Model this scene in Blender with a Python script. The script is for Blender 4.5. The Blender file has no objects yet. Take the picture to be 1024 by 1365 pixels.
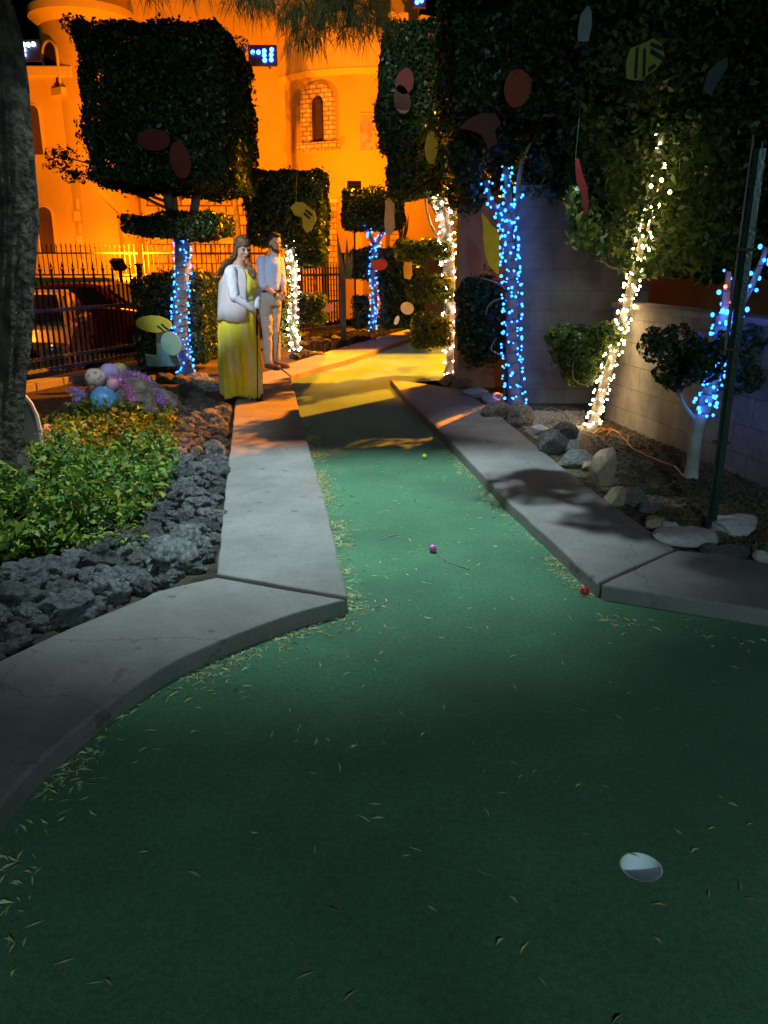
import bpy, bmesh, math, random
import numpy as np
from mathutils import Vector, Matrix, noise
R = math.radians
rnd = random.Random(7)
C = bpy.data.collections.new('place'); bpy.context.scene.collection.children.link(C)

# ------------------------------------------------------------------ camera
FPX, PITCH, CAMH = 1060.0, R(17.6), 1.5
cp, sp = math.cos(PITCH), math.sin(PITCH)
def ray(px, py):
    u, v = (px-512)/FPX, (682.5-py)/FPX
    return Vector((u, cp+v*sp, -sp+v*cp))
def P(px, py, Y):
    d = ray(px, py); t = Y/d.y
    return Vector((d.x*t, Y, CAMH+d.z*t))
def G(px, py, z=0.0):
    d = ray(px, py); t = (z-CAMH)/d.z
    return Vector((d.x*t, d.y*t, z))
def S(px, py, Y):              # metres per photo pixel there
    return Y/ray(px, py).y/FPX

# ------------------------------------------------------------------ materials
def newmat(name):
    m = bpy.data.materials.new(name); m.use_nodes = True
    nt = m.node_tree; b = nt.nodes['Principled BSDF']
    return m, nt, b
def mat(name, col, rough=0.8, col2=None, nscale=6.0, bump=0.0, bscale=40.0, metal=0.0, spec=0.3, detail=6, obj_random=0.0, coords='Object', c3=None, c3scale=1.0, bdist=0.01):
    m, nt, b = newmat(name)
    b.inputs['Roughness'].default_value = rough
    b.inputs['Metallic'].default_value = metal
    b.inputs['Specular IOR Level'].default_value = spec
    tc = nt.nodes.new('ShaderNodeTexCoord')
    src = None
    if col2 is not None:
        n = nt.nodes.new('ShaderNodeTexNoise'); n.inputs['Scale'].default_value = nscale; n.inputs['Detail'].default_value = detail
        nt.links.new(tc.outputs[coords], n.inputs['Vector'])
        r = nt.nodes.new('ShaderNodeValToRGB'); r.color_ramp.elements[0].position = .35; r.color_ramp.elements[1].position = .65
        r.color_ramp.elements[0].color = (*col, 1); r.color_ramp.elements[1].color = (*col2, 1)
        nt.links.new(n.outputs['Fac'], r.inputs['Fac']); src = r.outputs['Color']
        if c3 is not None:
            n3 = nt.nodes.new('ShaderNodeTexNoise'); n3.inputs['Scale'].default_value = c3scale; n3.inputs['Detail'].default_value = 5; n3.inputs['Roughness'].default_value = .65
            nt.links.new(tc.outputs[coords], n3.inputs['Vector'])
            r3 = nt.nodes.new('ShaderNodeValToRGB'); r3.color_ramp.elements[0].position = .5; r3.color_ramp.elements[1].position = .72
            r3.color_ramp.elements[0].color = (0,0,0,1); r3.color_ramp.elements[1].color = (1,1,1,1)
            nt.links.new(n3.outputs['Fac'], r3.inputs['Fac'])
            mx = nt.nodes.new('ShaderNodeMix'); mx.data_type = 'RGBA'
            nt.links.new(r3.outputs['Color'], mx.inputs[0]); nt.links.new(src, mx.inputs[6]); mx.inputs[7].default_value = (*c3, 1)
            src = mx.outputs[2]
        if obj_random:
            oi = nt.nodes.new('ShaderNodeObjectInfo'); mr = nt.nodes.new('ShaderNodeMapRange')
            mr.inputs[3].default_value = 1-obj_random; mr.inputs[4].default_value = 1+obj_random
            nt.links.new(oi.outputs['Random'], mr.inputs[0])
            vm = nt.nodes.new('ShaderNodeVectorMath'); vm.operation = 'SCALE'
            nt.links.new(src, vm.inputs[0]); nt.links.new(mr.outputs[0], vm.inputs['Scale']); src = vm.outputs[0]
        nt.links.new(src, b.inputs['Base Color'])
    else:
        b.inputs['Base Color'].default_value = (*col, 1)
    if bump:
        n2 = nt.nodes.new('ShaderNodeTexNoise'); n2.inputs['Scale'].default_value = bscale; n2.inputs['Detail'].default_value = 8
        nt.links.new(tc.outputs[coords], n2.inputs['Vector'])
        bp = nt.nodes.new('ShaderNodeBump'); bp.inputs['Strength'].default_value = bump; bp.inputs['Distance'].default_value = bdist
        nt.links.new(n2.outputs['Fac'], bp.inputs['Height']); nt.links.new(bp.outputs[0], b.inputs['Normal'])
    return m
def leafmat(name, cols, rough=0.35, trans=0.25, spec=0.5):
    m, nt, b = newmat(name)
    g = nt.nodes.new('ShaderNodeNewGeometry')
    r = nt.nodes.new('ShaderNodeValToRGB')
    while len(r.color_ramp.elements) < len(cols): r.color_ramp.elements.new(0.5)
    for i, c in enumerate(cols):
        r.color_ramp.elements[i].position = i/max(1, len(cols)-1); r.color_ramp.elements[i].color = (*c, 1)
    nt.links.new(g.outputs['Random Per Island'], r.inputs['Fac'])
    nt.links.new(r.outputs['Color'], b.inputs['Base Color'])
    b.inputs['Roughness'].default_value = rough; b.inputs['Specular IOR Level'].default_value = spec
    if trans:
        t = nt.nodes.new('ShaderNodeBsdfTranslucent'); mx = nt.nodes.new('ShaderNodeMixShader'); mx.inputs[0].default_value = trans
        nt.links.new(r.outputs['Color'], t.inputs[0]); nt.links.new(b.outputs[0], mx.inputs[1]); nt.links.new(t.outputs[0], mx.inputs[2])
        nt.links.new(mx.outputs[0], nt.nodes['Material Output'].inputs['Surface'])
    return m
def glow(name, col, s):
    m, nt, b = newmat(name)
    b.inputs['Base Color'].default_value = (*col, 1)
    b.inputs['Emission Color'].default_value = (*col, 1); b.inputs['Emission Strength'].default_value = s
    return m
def blockmat(name, axis, c1, c2, mortar, bw, bh, msize=0.008, rough=.9, off=.5, bump=.5, stain=None):
    """masonry: bricks laid in metres along a world axis ('x','y') and z"""
    m, nt, b = newmat(name)
    tc = nt.nodes.new('ShaderNodeTexCoord'); sx = nt.nodes.new('ShaderNodeSeparateXYZ'); cb = nt.nodes.new('ShaderNodeCombineXYZ')
    nt.links.new(tc.outputs['Object'], sx.inputs[0])
    if axis == 'r':          # radial around a round tower: angle * 2 m
        at = nt.nodes.new('ShaderNodeMath'); at.operation = 'ARCTAN2'
        nt.links.new(sx.outputs[1], at.inputs[0]); nt.links.new(sx.outputs[0], at.inputs[1])
        ml = nt.nodes.new('ShaderNodeMath'); ml.operation = 'MULTIPLY'; ml.inputs[1].default_value = 2.0
        nt.links.new(at.outputs[0], ml.inputs[0]); nt.links.new(ml.outputs[0], cb.inputs[0])
    else:
        nt.links.new(sx.outputs[0 if axis == 'x' else 1], cb.inputs[0])
    nt.links.new(sx.outputs[2], cb.inputs[1])
    br = nt.nodes.new('ShaderNodeTexBrick'); br.offset = off
    nt.links.new(cb.outputs[0], br.inputs['Vector'])
    br.inputs['Scale'].default_value = 1.0
    br.inputs['Brick Width'].default_value = bw; br.inputs['Row Height'].default_value = bh
    br.inputs['Mortar Size'].default_value = msize; br.inputs['Mortar Smooth'].default_value = .3
    br.inputs['Color1'].default_value = (*c1, 1); br.inputs['Color2'].default_value = (*c2, 1); br.inputs['Mortar'].default_value = (*mortar, 1)
    n = nt.nodes.new('ShaderNodeTexNoise'); n.inputs['Scale'].default_value = 2.2; n.inputs['Detail'].default_value = 9; n.inputs['Roughness'].default_value = .7
    nt.links.new(tc.outputs['Object'], n.inputs['Vector'])
    mr = nt.nodes.new('ShaderNodeMapRange'); mr.inputs[1].default_value = .3; mr.inputs[2].default_value = .7; mr.inputs[3].default_value = .45; mr.inputs[4].default_value = 1.4
    nt.links.new(n.outputs['Fac'], mr.inputs[0])
    vm = nt.nodes.new('ShaderNodeVectorMath'); vm.operation = 'SCALE'
    nt.links.new(br.outputs['Color'], vm.inputs[0]); nt.links.new(mr.outputs[0], vm.inputs['Scale'])
    nt.links.new(vm.outputs[0], b.inputs['Base Color'])
    n2 = nt.nodes.new('ShaderNodeTexNoise'); n2.inputs['Scale'].default_value = 60; n2.inputs['Detail'].default_value = 5
    nt.links.new(tc.outputs['Object'], n2.inputs['Vector'])
    ad = nt.nodes.new('ShaderNodeMath'); ad.operation = 'MULTIPLY_ADD'; ad.inputs[1].default_value = .35
    iv = nt.nodes.new('ShaderNodeMath'); iv.operation = 'SUBTRACT'; iv.inputs[0].default_value = 1.0
    nt.links.new(br.outputs['Fac'], iv.inputs[1])
    nt.links.new(n2.outputs['Fac'], ad.inputs[0]); nt.links.new(iv.outputs[0], ad.inputs[2])
    bp = nt.nodes.new('ShaderNodeBump'); bp.inputs['Strength'].default_value = bump; bp.inputs['Distance'].default_value = .01
    nt.links.new(ad.outputs[0], bp.inputs['Height']); nt.links.new(bp.outputs[0], b.inputs['Normal'])
    b.inputs['Roughness'].default_value = rough
    return m

M = {}
def concretemat():
    m, nt, b = newmat('concrete'); tc = nt.nodes.new('ShaderNodeTexCoord')
    def nz(s, d, r=.6):
        n = nt.nodes.new('ShaderNodeTexNoise'); n.inputs['Scale'].default_value = s; n.inputs['Detail'].default_value = d; n.inputs['Roughness'].default_value = r
        nt.links.new(tc.outputs['Object'], n.inputs['Vector']); return n.outputs['Fac']
    def ramp(f, p0, p1, c0, c1):
        r = nt.nodes.new('ShaderNodeValToRGB'); r.color_ramp.elements[0].position = p0; r.color_ramp.elements[1].position = p1
        r.color_ramp.elements[0].color = (*c0, 1); r.color_ramp.elements[1].color = (*c1, 1); nt.links.new(f, r.inputs['Fac']); return r.outputs['Color']
    def mul(x, y):
        k = nt.nodes.new('ShaderNodeMix'); k.data_type = 'RGBA'; k.blend_type = 'MULTIPLY'; k.inputs[0].default_value = 1
        nt.links.new(x, k.inputs[6]); nt.links.new(y, k.inputs[7]); return k.outputs[2]
    c = ramp(nz(2.3, 10, .72), .34, .66, (.185,.160,.142), (.280,.246,.220))
    c = mul(c, ramp(nz(210, 4, .7), .30, .62, (.72,.72,.72), (1.12,1.12,1.12)))
    c = mul(c, ramp(nz(38, 6, .75), .56, .76, (1,1,1), (.66,.64,.62)))
    c = mul(c, ramp(nz(9, 3, .5), .66, .73, (1,1,1), (.60,.57,.54)))
    v = nt.nodes.new('ShaderNodeTexVoronoi'); v.feature = 'DISTANCE_TO_EDGE'; v.inputs['Scale'].default_value = .55; v.inputs['Randomness'].default_value = 1
    dz = nt.nodes.new('ShaderNodeVectorMath'); dz.operation = 'MULTIPLY_ADD'; n5 = nt.nodes.new('ShaderNodeTexNoise'); n5.inputs['Scale'].default_value = 5; n5.inputs['Detail'].default_value = 6
    nt.links.new(tc.outputs['Object'], n5.inputs['Vector']); nt.links.new(n5.outputs['Color'], dz.inputs[0]); dz.inputs[1].default_value = (.35,.35,.35); nt.links.new(tc.outputs['Object'], dz.inputs[2])
    nt.links.new(dz.outputs[0], v.inputs['Vector'])
    c = mul(c, ramp(v.outputs['Distance'], .0008, .0024, (.66,.63,.61), (1,1,1)))
    nt.links.new(c, b.inputs['Base Color']); b.inputs['Roughness'].default_value = .88; b.inputs['Specular IOR Level'].default_value = .25
    bp = nt.nodes.new('ShaderNodeBump'); bp.inputs['Strength'].default_value = .5; bp.inputs['Distance'].default_value = .003
    nt.links.new(nz(160, 6, .7), bp.inputs['Height']); nt.links.new(bp.outputs[0], b.inputs['Normal'])
    return m
M['concrete'] = concretemat()
M['dark_mulch'] = mat('dark mulch', (.008,.006,.004), 1, (.028,.02,.014), 14, 1.0, 30, bdist=.03)  # dark mulch, its colour lowered further for the shade of the hedges
M['soil'] = mat('soil', (.022,.016,.011), 1, (.065,.048,.032), 14, 1.0, 30, bdist=.03)
M['litter_soil'] = mat('litter soil', (.05,.035,.02), 1, (.17,.12,.065), 26, 1.0, 45, bdist=.02)
M['asphalt'] = mat('asphalt', (.035,.033,.03), .9, (.06,.055,.05), 5, .5, 120)
M['bark_pine'] = mat('pine bark', (.030,.022,.016), .95, (.125,.095,.070), 9, 1.0, 14, bdist=.05)
M['bark_grey'] = mat('ficus bark', (.20,.18,.155), .85, (.34,.31,.27), 10, .6, 30)
M['bark_white'] = mat('whitewashed bark', (.42,.36,.32), .85, (.62,.56,.52), 8, .5, 30)
M['lava'] = mat('lava rock', (.085,.080,.075), .92, (.31,.295,.275), 4, 1.0, 30, bdist=.035, obj_random=.5, spec=.2)
M['stone'] = mat('garden stone', (.20,.17,.15), .85, (.42,.37,.33), 5, 1.0, 14, bdist=.05, obj_random=.35)
M['stone_tan'] = mat('tan garden stone', (.50,.30,.18), .85, (.62,.44,.30), 4, .8, 16, bdist=.02)  # tan that also carries orange lamplight put into the colour
M['stone_pink'] = mat('pink garden stone', (.50,.39,.38), .8, (.64,.54,.52), 5, .6, 18, bdist=.015)
M['stone_white'] = mat('pale garden stone', (.34,.34,.33), .8, (.58,.58,.56), 5, .8, 14, bdist=.02)
M['gravel'] = mat('pale gravel', (.20,.19,.165), .9, (.42,.40,.36), 60)
M['iron'] = mat('black iron', (.018,.018,.02), .45, (.03,.028,.028), 12, metal=0.3, spec=.5)
M['rail'] = mat('grey iron rail', (.10,.10,.11), .5, (.16,.16,.17), 8, metal=.3)
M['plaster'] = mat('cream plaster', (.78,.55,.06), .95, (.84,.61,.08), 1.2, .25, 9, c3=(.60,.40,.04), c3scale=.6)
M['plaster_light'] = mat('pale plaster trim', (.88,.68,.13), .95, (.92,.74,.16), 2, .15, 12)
M['glass_dark'] = mat('dark glass', (.04,.024,.012), .3, (.07,.04,.02), 2)
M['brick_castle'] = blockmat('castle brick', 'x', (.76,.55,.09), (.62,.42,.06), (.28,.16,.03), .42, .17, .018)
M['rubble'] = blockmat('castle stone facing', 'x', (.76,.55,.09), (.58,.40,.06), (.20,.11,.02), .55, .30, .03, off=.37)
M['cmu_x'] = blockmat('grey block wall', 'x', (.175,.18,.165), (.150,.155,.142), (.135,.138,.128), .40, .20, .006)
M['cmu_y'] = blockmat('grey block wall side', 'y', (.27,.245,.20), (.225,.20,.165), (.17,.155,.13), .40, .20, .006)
M['pillar'] = mat('brown rendered pillar', (.19,.16,.14), .95, (.27,.235,.205), 2.5, .4, 40)
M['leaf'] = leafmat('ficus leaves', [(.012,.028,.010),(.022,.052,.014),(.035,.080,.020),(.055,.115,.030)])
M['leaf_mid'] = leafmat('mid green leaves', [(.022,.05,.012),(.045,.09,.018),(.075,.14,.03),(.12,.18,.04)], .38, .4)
M['leaf_bulb_lit'] = leafmat('painted bulb-lit leaves', [(.035,.08,.012),(.07,.13,.018),(.12,.19,.03),(.20,.26,.045)], .4, .45)  # glow of the bulbs on nearby leaves put into this brighter colour
M['leaf_ground'] = leafmat('ground cover leaves', [(.022,.06,.012),(.055,.13,.016),(.11,.20,.02),(.22,.28,.025),(.30,.25,.05)], .62, .3, .3)
M['leaf_core'] = mat('painted crown shade', (.010,.014,.007), 1, (.016,.022,.010), 12)  # near-black core: shade inside the crowns put into the colour
M['needle'] = leafmat('pine needles', [(.08,.11,.03),(.12,.16,.05),(.18,.20,.07)], .5, .3)
M['dry'] = leafmat('dry leaflets', [(.34,.30,.10),(.52,.48,.17),(.62,.60,.28),(.50,.36,.14),(.62,.66,.44)], .6, .1)
M['wood'] = mat('bare twig', (.30,.24,.17), .9, (.42,.35,.25), 12)
M['white_plastic'] = mat('white cup plastic', (.90,.91,.94), .4, (.94,.95,.97), 3)
M['wire'] = mat('green light wire', (.02,.06,.035), .5)
M['cord'] = mat('orange cord', (.42,.15,.03), .5)

# turf
def turfmat():
    m, nt, b = newmat('putting turf')
    tc = nt.nodes.new('ShaderNodeTexCoord')
    def nz(s, d=6, r=.5):
        n = nt.nodes.new('ShaderNodeTexNoise'); n.inputs['Scale'].default_value = s; n.inputs['Detail'].default_value = d; n.inputs['Roughness'].default_value = r
        nt.links.new(tc.outputs['Object'], n.inputs['Vector']); return n
    def ramp(src, p0, p1, c0, c1):
        r = nt.nodes.new('ShaderNodeValToRGB'); r.color_ramp.elements[0].position = p0; r.color_ramp.elements[1].position = p1
        r.color_ramp.elements[0].color = (*c0, 1); r.color_ramp.elements[1].color = (*c1, 1); nt.links.new(src, r.inputs['Fac']); return r.outputs['Color']
    a = ramp(nz(230, 4, .8).outputs['Fac'], .30, .68, (.020,.075,.036), (.115,.280,.145))
    mid_ = ramp(nz(55, 5, .75).outputs['Fac'], .36, .62, (.70,.72,.70), (1.2,1.2,1.2))
    bcol = ramp(nz(1.1, 8, .65).outputs['Fac'], .36, .66, (1.12,1.12,1.08), (.58,.64,.60))
    c = ramp(nz(430, 2, .6).outputs['Fac'], .63, .70, (0,0,0), (1,1,1))
    mu = nt.nodes.new('ShaderNodeMix'); mu.data_type = 'RGBA'; mu.blend_type = 'MULTIPLY'; mu.inputs[0].default_value = 1
    nt.links.new(a, mu.inputs[6]); nt.links.new(bcol, mu.inputs[7])
    mu2 = nt.nodes.new('ShaderNodeMix'); mu2.data_type = 'RGBA'; mu2.blend_type = 'MULTIPLY'; mu2.inputs[0].default_value = 1
    nt.links.new(mu.outputs[2], mu2.inputs[6]); nt.links.new(mid_, mu2.inputs[7]); mu = mu2
    mw_ = nt.nodes.new('ShaderNodeMix'); mw_.data_type = 'RGBA'      # brown-grey trodden patches
    nt.links.new(ramp(nz(.55, 10, .72).outputs['Fac'], .52, .74, (0,0,0), (.55,.55,.55)), mw_.inputs[0]); nt.links.new(mu.outputs[2], mw_.inputs[6]); mw_.inputs[7].default_value = (.10,.13,.085,1)
    sx = nt.nodes.new('ShaderNodeSeparateXYZ'); nt.links.new(tc.outputs['Object'], sx.inputs[0])
    mx = nt.nodes.new('ShaderNodeMix'); mx.data_type = 'RGBA'
    nt.links.new(c, mx.inputs[0]); nt.links.new(mw_.outputs[2], mx.inputs[6]); mx.inputs[7].default_value = (.34,.38,.24,1)
    nt.links.new(mx.outputs[2], b.inputs['Base Color'])
    bp = nt.nodes.new('ShaderNodeBump'); bp.inputs['Strength'].default_value = .7; bp.inputs['Distance'].default_value = .006
    nt.links.new(nz(260, 4, .7).outputs['Fac'], bp.inputs['Height']); nt.links.new(bp.outputs[0], b.inputs['Normal'])
    b.inputs['Roughness'].default_value = .9; b.inputs['Specular IOR Level'].default_value = .15
    b.inputs['Sheen Weight'].default_value = .15
    return m
M['turf'] = turfmat()

# ------------------------------------------------------------------ objects
def props(o, label=None, cat=None, group=None, kind=None):
    if label: o['label'] = label
    if cat: o['category'] = cat
    if group: o['group'] = group
    if kind: o['kind'] = kind
    return o
def empty(name, loc=(0,0,0), label=None, cat=None, group=None, rz=0):
    o = bpy.data.objects.new(name, None); o.empty_display_size = .1; C.objects.link(o)
    o.location = loc; o.rotation_euler = (0,0,rz)
    return props(o, label, cat, group)
def wloc(o):
    v = Vector((0,0,0))
    while o is not None: v = v + Vector(o.location); o = o.parent
    return v
class MB:
    def __init__(s): s.v = []; s.f = []; s.np = []
    def add(s, vs, fs):
        n = len(s.v); s.v += [tuple(v) for v in vs]; s.f += [tuple(i+n for i in f) for f in fs]; return s
    def box(s, c, d, rz=0, tilt=None):
        m = Matrix.Rotation(rz, 3, 'Z') if tilt is None else tilt
        vs = [Vector(c)+m@Vector((x*d[0]/2, y*d[1]/2, z*d[2]/2)) for x in (-1,1) for y in (-1,1) for z in (-1,1)]
        return s.add(vs, [(0,1,3,2),(4,6,7,5),(0,4,5,1),(2,3,7,6),(0,2,6,4),(1,5,7,3)])
    def tube(s, pts, rad, n=10, cap=True, sq=1.0, wob=0, rng=None):
        pts = [Vector(p) for p in pts]; k = len(pts)
        if not hasattr(rad, '__len__'): rad = [rad]*k
        vs = []; fs = []; prev = None
        for i, p in enumerate(pts):
            d = (pts[min(i+1,k-1)]-pts[max(i-1,0)]).normalized()
            if prev is None: a = d.cross(Vector((0,1,0))) if abs(d.y) < .9 else d.cross(Vector((1,0,0)))
            else: a = prev - d*prev.dot(d)
            a.normalize(); prev = a; b = d.cross(a)
            for j in range(n):
                t = 2*math.pi*j/n; r = rad[i]
                if wob: r *= 1+wob*(noise.noise(Vector((math.cos(t)*1.5+p.x*3, math.sin(t)*1.5+p.y*3, p.z*2.2))))
                vs.append(p + a*(math.cos(t)*r) + b*(math.sin(t)*r*sq))
        for i in range(k-1):
            for j in range(n):
                fs.append((i*n+j, i*n+(j+1)%n, (i+1)*n+(j+1)%n, (i+1)*n+j))
        if cap: fs.append(tuple(range(n))[::-1]); fs.append(tuple((k-1)*n+j for j in range(n)))
        return s.add(vs, fs)
    def ell(s, c, r, n=16, m=10, rot=None, disp=0, fr=2.0, seed=0):
        c = Vector(c); vs = []; fs = []
        rot = rot or Matrix.Identity(3)
        for i in range(m+1):
            th = math.pi*i/m
            for j in range(n):
                ph = 2*math.pi*j/n
                d = Vector((math.sin(th)*math.cos(ph), math.sin(th)*math.sin(ph), math.cos(th)))
                q = 1+disp*noise.noise(d*fr+Vector((seed*3.7, seed*1.3, seed)))
                vs.append(c + rot@Vector((d.x*r[0]*q, d.y*r[1]*q, d.z*r[2]*q)))
        for i in range(m):
            for j in range(n):
                fs.append((i*n+j, (i+1)*n+j, (i+1)*n+(j+1)%n, i*n+(j+1)%n))
        return s.add(vs, fs)
    def prism(s, pts, z0, z1):
        """horizontal outline extruded in z"""
        n = len(pts); vs = [(p[0], p[1], z0) for p in pts]+[(p[0], p[1], z1) for p in pts]
        fs = [tuple(range(n))[::-1], tuple(range(n, 2*n))]+[(i, (i+1)%n, (i+1)%n+n, i+n) for i in range(n)]
        return s.add(vs, fs)
    def slab(s, pts, off):
        """any planar outline extruded by a vector"""
        n = len(pts); off = Vector(off); pts = [Vector(p) for p in pts]
        vs = pts+[p+off for p in pts]
        fs = [tuple(range(n))[::-1], tuple(range(n, 2*n))]+[(i, (i+1)%n, (i+1)%n+n, i+n) for i in range(n)]
        return s.add(vs, fs)
    def npadd(s, V, F): s.np.append((V, F)); return s
    def build(s, name, material, parent=None, smooth=False, bevel=0, org=None, **kw):
        o3 = wloc(parent) if parent is not None else Vector(org if org is not None else (0,0,0))
        me = bpy.data.meshes.new(name)
        if s.np:
            Vs = [np.array(s.v, dtype=np.float64).reshape(-1,3)] if s.v else []
            base = len(s.v); F4 = []
            for V, F in s.np:
                Vs.append(V); F4.append(F+base); base += len(V)
            V = np.concatenate(Vs)-np.array(o3); F4 = np.concatenate(F4)
            loops0 = [i for f in s.f for i in f]; lens0 = [len(f) for f in s.f]
            loops = np.concatenate([np.array(loops0, dtype=np.int32), F4.ravel().astype(np.int32)])
            lens = np.concatenate([np.array(lens0, dtype=np.int32), np.full(len(F4), F4.shape[1], dtype=np.int32)])
            me.vertices.add(len(V)); me.vertices.foreach_set('co', V.ravel().astype(np.float32))
            me.loops.add(len(loops)); me.loops.foreach_set('vertex_index', loops)
            me.polygons.add(len(lens))
            st = np.concatenate([[0], np.cumsum(lens)[:-1]]).astype(np.int32)
            me.polygons.foreach_set('loop_start', st)
            try: me.polygons.foreach_set('loop_total', lens)
            except Exception: pass
            me.update(calc_edges=True); me.validate()
            mats = material if isinstance(material, (list, tuple)) else [material]
            for q in mats: me.materials.append(q)
            if len(mats) > 1:
                mi = np.zeros(len(me.polygons), dtype=np.int32); mi[:len(lens0)] = 1; me.polygons.foreach_set('material_index', mi)
        else:
            me.from_pydata([Vector(v)-o3 for v in s.v], [], s.f); me.update(); me.materials.append(material)
        if smooth: me.polygons.foreach_set('use_smooth', [True]*len(me.polygons))
        o = bpy.data.objects.new(name, me); C.objects.link(o)
        if parent is not None: o.parent = parent
        else: o.location = o3
        if bevel:
            bm_ = o.modifiers.new('b', 'BEVEL'); bm_.width = bevel; bm_.segments = 2; bm_.limit_method = 'ANGLE'; bm_.angle_limit = R(40)
        return props(o, **kw)

def leafset(cen, nrm, size, seed=0, aspect=.5, droop=0.0, spread=.95, svar=.5):
    """many folded four-cornered leaves; cen Nx3, nrm Nx3 outward"""
    g = np.random.default_rng(seed); n = len(cen)
    nr = nrm + g.normal(0, spread*.6, (n,3)); nr /= np.linalg.norm(nr, axis=1)[:,None]+1e-9
    t = g.normal(0, 1, (n,3)); t[:,2] -= droop
    t -= nr*np.sum(t*nr, axis=1)[:,None]; t /= np.linalg.norm(t, axis=1)[:,None]+1e-9
    b = np.cross(nr, t); L = size*(1+g.uniform(-svar, svar, n))[:,None]; W = L*aspect
    fold = nr*W*.28
    v0 = cen - t*L*.5; v2 = cen + t*L*.5 - nr*L*.12
    v1 = cen - t*L*.05 + b*W*.5 + fold; v3 = cen - t*L*.05 - b*W*.5 + fold
    V = np.stack([v0,v1,v2,v3], axis=1).reshape(-1,3)
    F = np.arange(n*4).reshape(-1,4)
    return V, F
def lump(p, fr=2.6, seed=0.0):
    return (np.sin(p[:,0]*fr*1.9+seed+1.3*np.sin(p[:,2]*fr))*.5+np.sin(p[:,2]*fr*2.3+seed*2+1.1*np.sin(p[:,0]*fr*1.4))*.5+.5*np.sin((p[:,0]+p[:,2])*fr*4.7+seed)+.5*np.sin(p[:,1]*fr*3.1+seed))
def box_leaves(c, h, n, size, seed=0, amp=.035, depth=.10, rad=.10, cover=None):
    """leaves over a clipped box of half sizes h round c"""
    g = np.random.default_rng(seed); c = np.array(c); h = np.array(h, float)
    ar = np.array([h[1]*h[2], h[1]*h[2], h[0]*h[2], h[0]*h[2]*1.6, h[0]*h[1], h[0]*h[1]]); ar /= ar.sum()
    k = g.choice(6, n, p=ar)
    p = g.uniform(-1, 1, (n,3)); nr = np.zeros((n,3))
    for i,(ax,sg) in enumerate([(0,-1),(0,1),(1,1),(1,-1),(2,-1),(2,1)]):
        s = k == i; p[s,ax] = sg; nr[s,ax] = sg
    q = p*h
    inner = np.clip(q, -(h-rad), h-rad); d = q-inner; L = np.linalg.norm(d, axis=1)[:,None]+1e-9
    nn = d/L; q = inner+nn*rad
    off = amp*lump(q+c, seed=seed)-depth*g.power(.6, n)*0 - depth*g.uniform(0,1,n)**1.8
    spr = g.uniform(0,1,n) > .97; off[spr] += g.uniform(.01,.06,spr.sum())
    q = q+nn*off[:,None]
    return leafset(q+c, nn, size, seed+1)
def ell_leaves(c, r, n, size, seed=0, amp=.08, depth=.35, droop=.4):
    g = np.random.default_rng(seed); d = g.normal(0,1,(n,3)); d /= np.linalg.norm(d, axis=1)[:,None]
    c = np.array(c, float); r = np.array(r, float)
    q = d*r; off = 1+amp*lump(q*1.5+c, 3.5, seed)-depth*g.uniform(0,1,n)**1.5
    spr = g.uniform(0,1,n) > .95; off[spr] += g.uniform(.03,.22,spr.sum())
    q = q*off[:,None]
    return leafset(q+c, d, size, seed+1, droop=droop)
def crown_box(tree, a, b, Y, dep, size, n, seed, name='crown', m=None, dens=1.0, core=True, Yc=None, z1=None):
    """clipped box crown whose picture corners are a (top left) and b (bottom right) at its front face"""
    Yf = Y-dep/2; Yb = Y+dep/2
    x0 = P(a[0], (a[1]+b[1])/2, Yf if a[0] < 512 else Yb).x; x1 = P(b[0], (a[1]+b[1])/2, Yb if b[0] < 512 else Yf).x
    zt = P((a[0]+b[0])/2, a[1], Yf if a[1] < 345 else Yb).z; zb = P((a[0]+b[0])/2, b[1], Yb if b[1] < 345 else Yf).z
    if z1: zt = z1
    c = ((x0+x1)/2, Y, (zt+zb)/2); h = ((x1-x0)/2, dep/2, (zt-zb)/2)
    mb = MB()
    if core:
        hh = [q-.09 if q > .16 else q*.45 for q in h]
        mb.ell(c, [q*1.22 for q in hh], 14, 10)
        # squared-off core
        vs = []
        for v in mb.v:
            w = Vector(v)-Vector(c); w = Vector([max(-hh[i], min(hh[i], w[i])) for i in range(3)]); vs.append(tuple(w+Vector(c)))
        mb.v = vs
    mb.npadd(*box_leaves(c, h, n, size, seed, rad=min(.12, min(h)*.7)))
    mm = m or M['leaf']
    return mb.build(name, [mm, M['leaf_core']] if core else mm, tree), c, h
def crown_blob(tree, blobs, size, n, seed, name='crown', m=None, core=.62, depth=.35):
    """blobs: (px, py, wpx, hpx, Y, depth_m)"""
    mb = MB(); tot = sum(b[2]*b[3] for b in blobs); g = []
    for i, (px, py, w, hp, Y, dm) in enumerate(blobs):
        s = S(px, py, Y); c = P(px, py, Y); r = (w*s/2, dm/2, hp*s/2)
        if core: mb.ell(c, [q*core for q in r], 12, 8, disp=.3, seed=seed+i)
        g.append(ell_leaves(c, r, max(20, int(n*w*hp/tot)), size, seed+i*7, depth=depth))
    for V, F in g: mb.npadd(V, F)
    mm = m or M['leaf']
    return mb.build(name, [mm, M['leaf_core']] if core else mm, tree)
def pathpts(pp, Y, sub=6):
    """smooth world path through picture points (px,py[,Y])"""
    w = [P(p[0], p[1], p[2] if len(p) > 2 else Y) for p in pp]
    out = []
    for i in range(len(w)-1):
        p0 = w[max(i-1,0)]; p1 = w[i]; p2 = w[i+1]; p3 = w[min(i+2,len(w)-1)]
        for k in range(sub):
            t = k/sub
            out.append(.5*((2*p1)+(p2-p0)*t+(2*p0-5*p1+4*p2-p3)*t*t+(3*p1-p0-3*p2+p3)*t**3))
    out.append(w[-1]); return out
def lerp(a, b, t): return a+(b-a)*t
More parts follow.
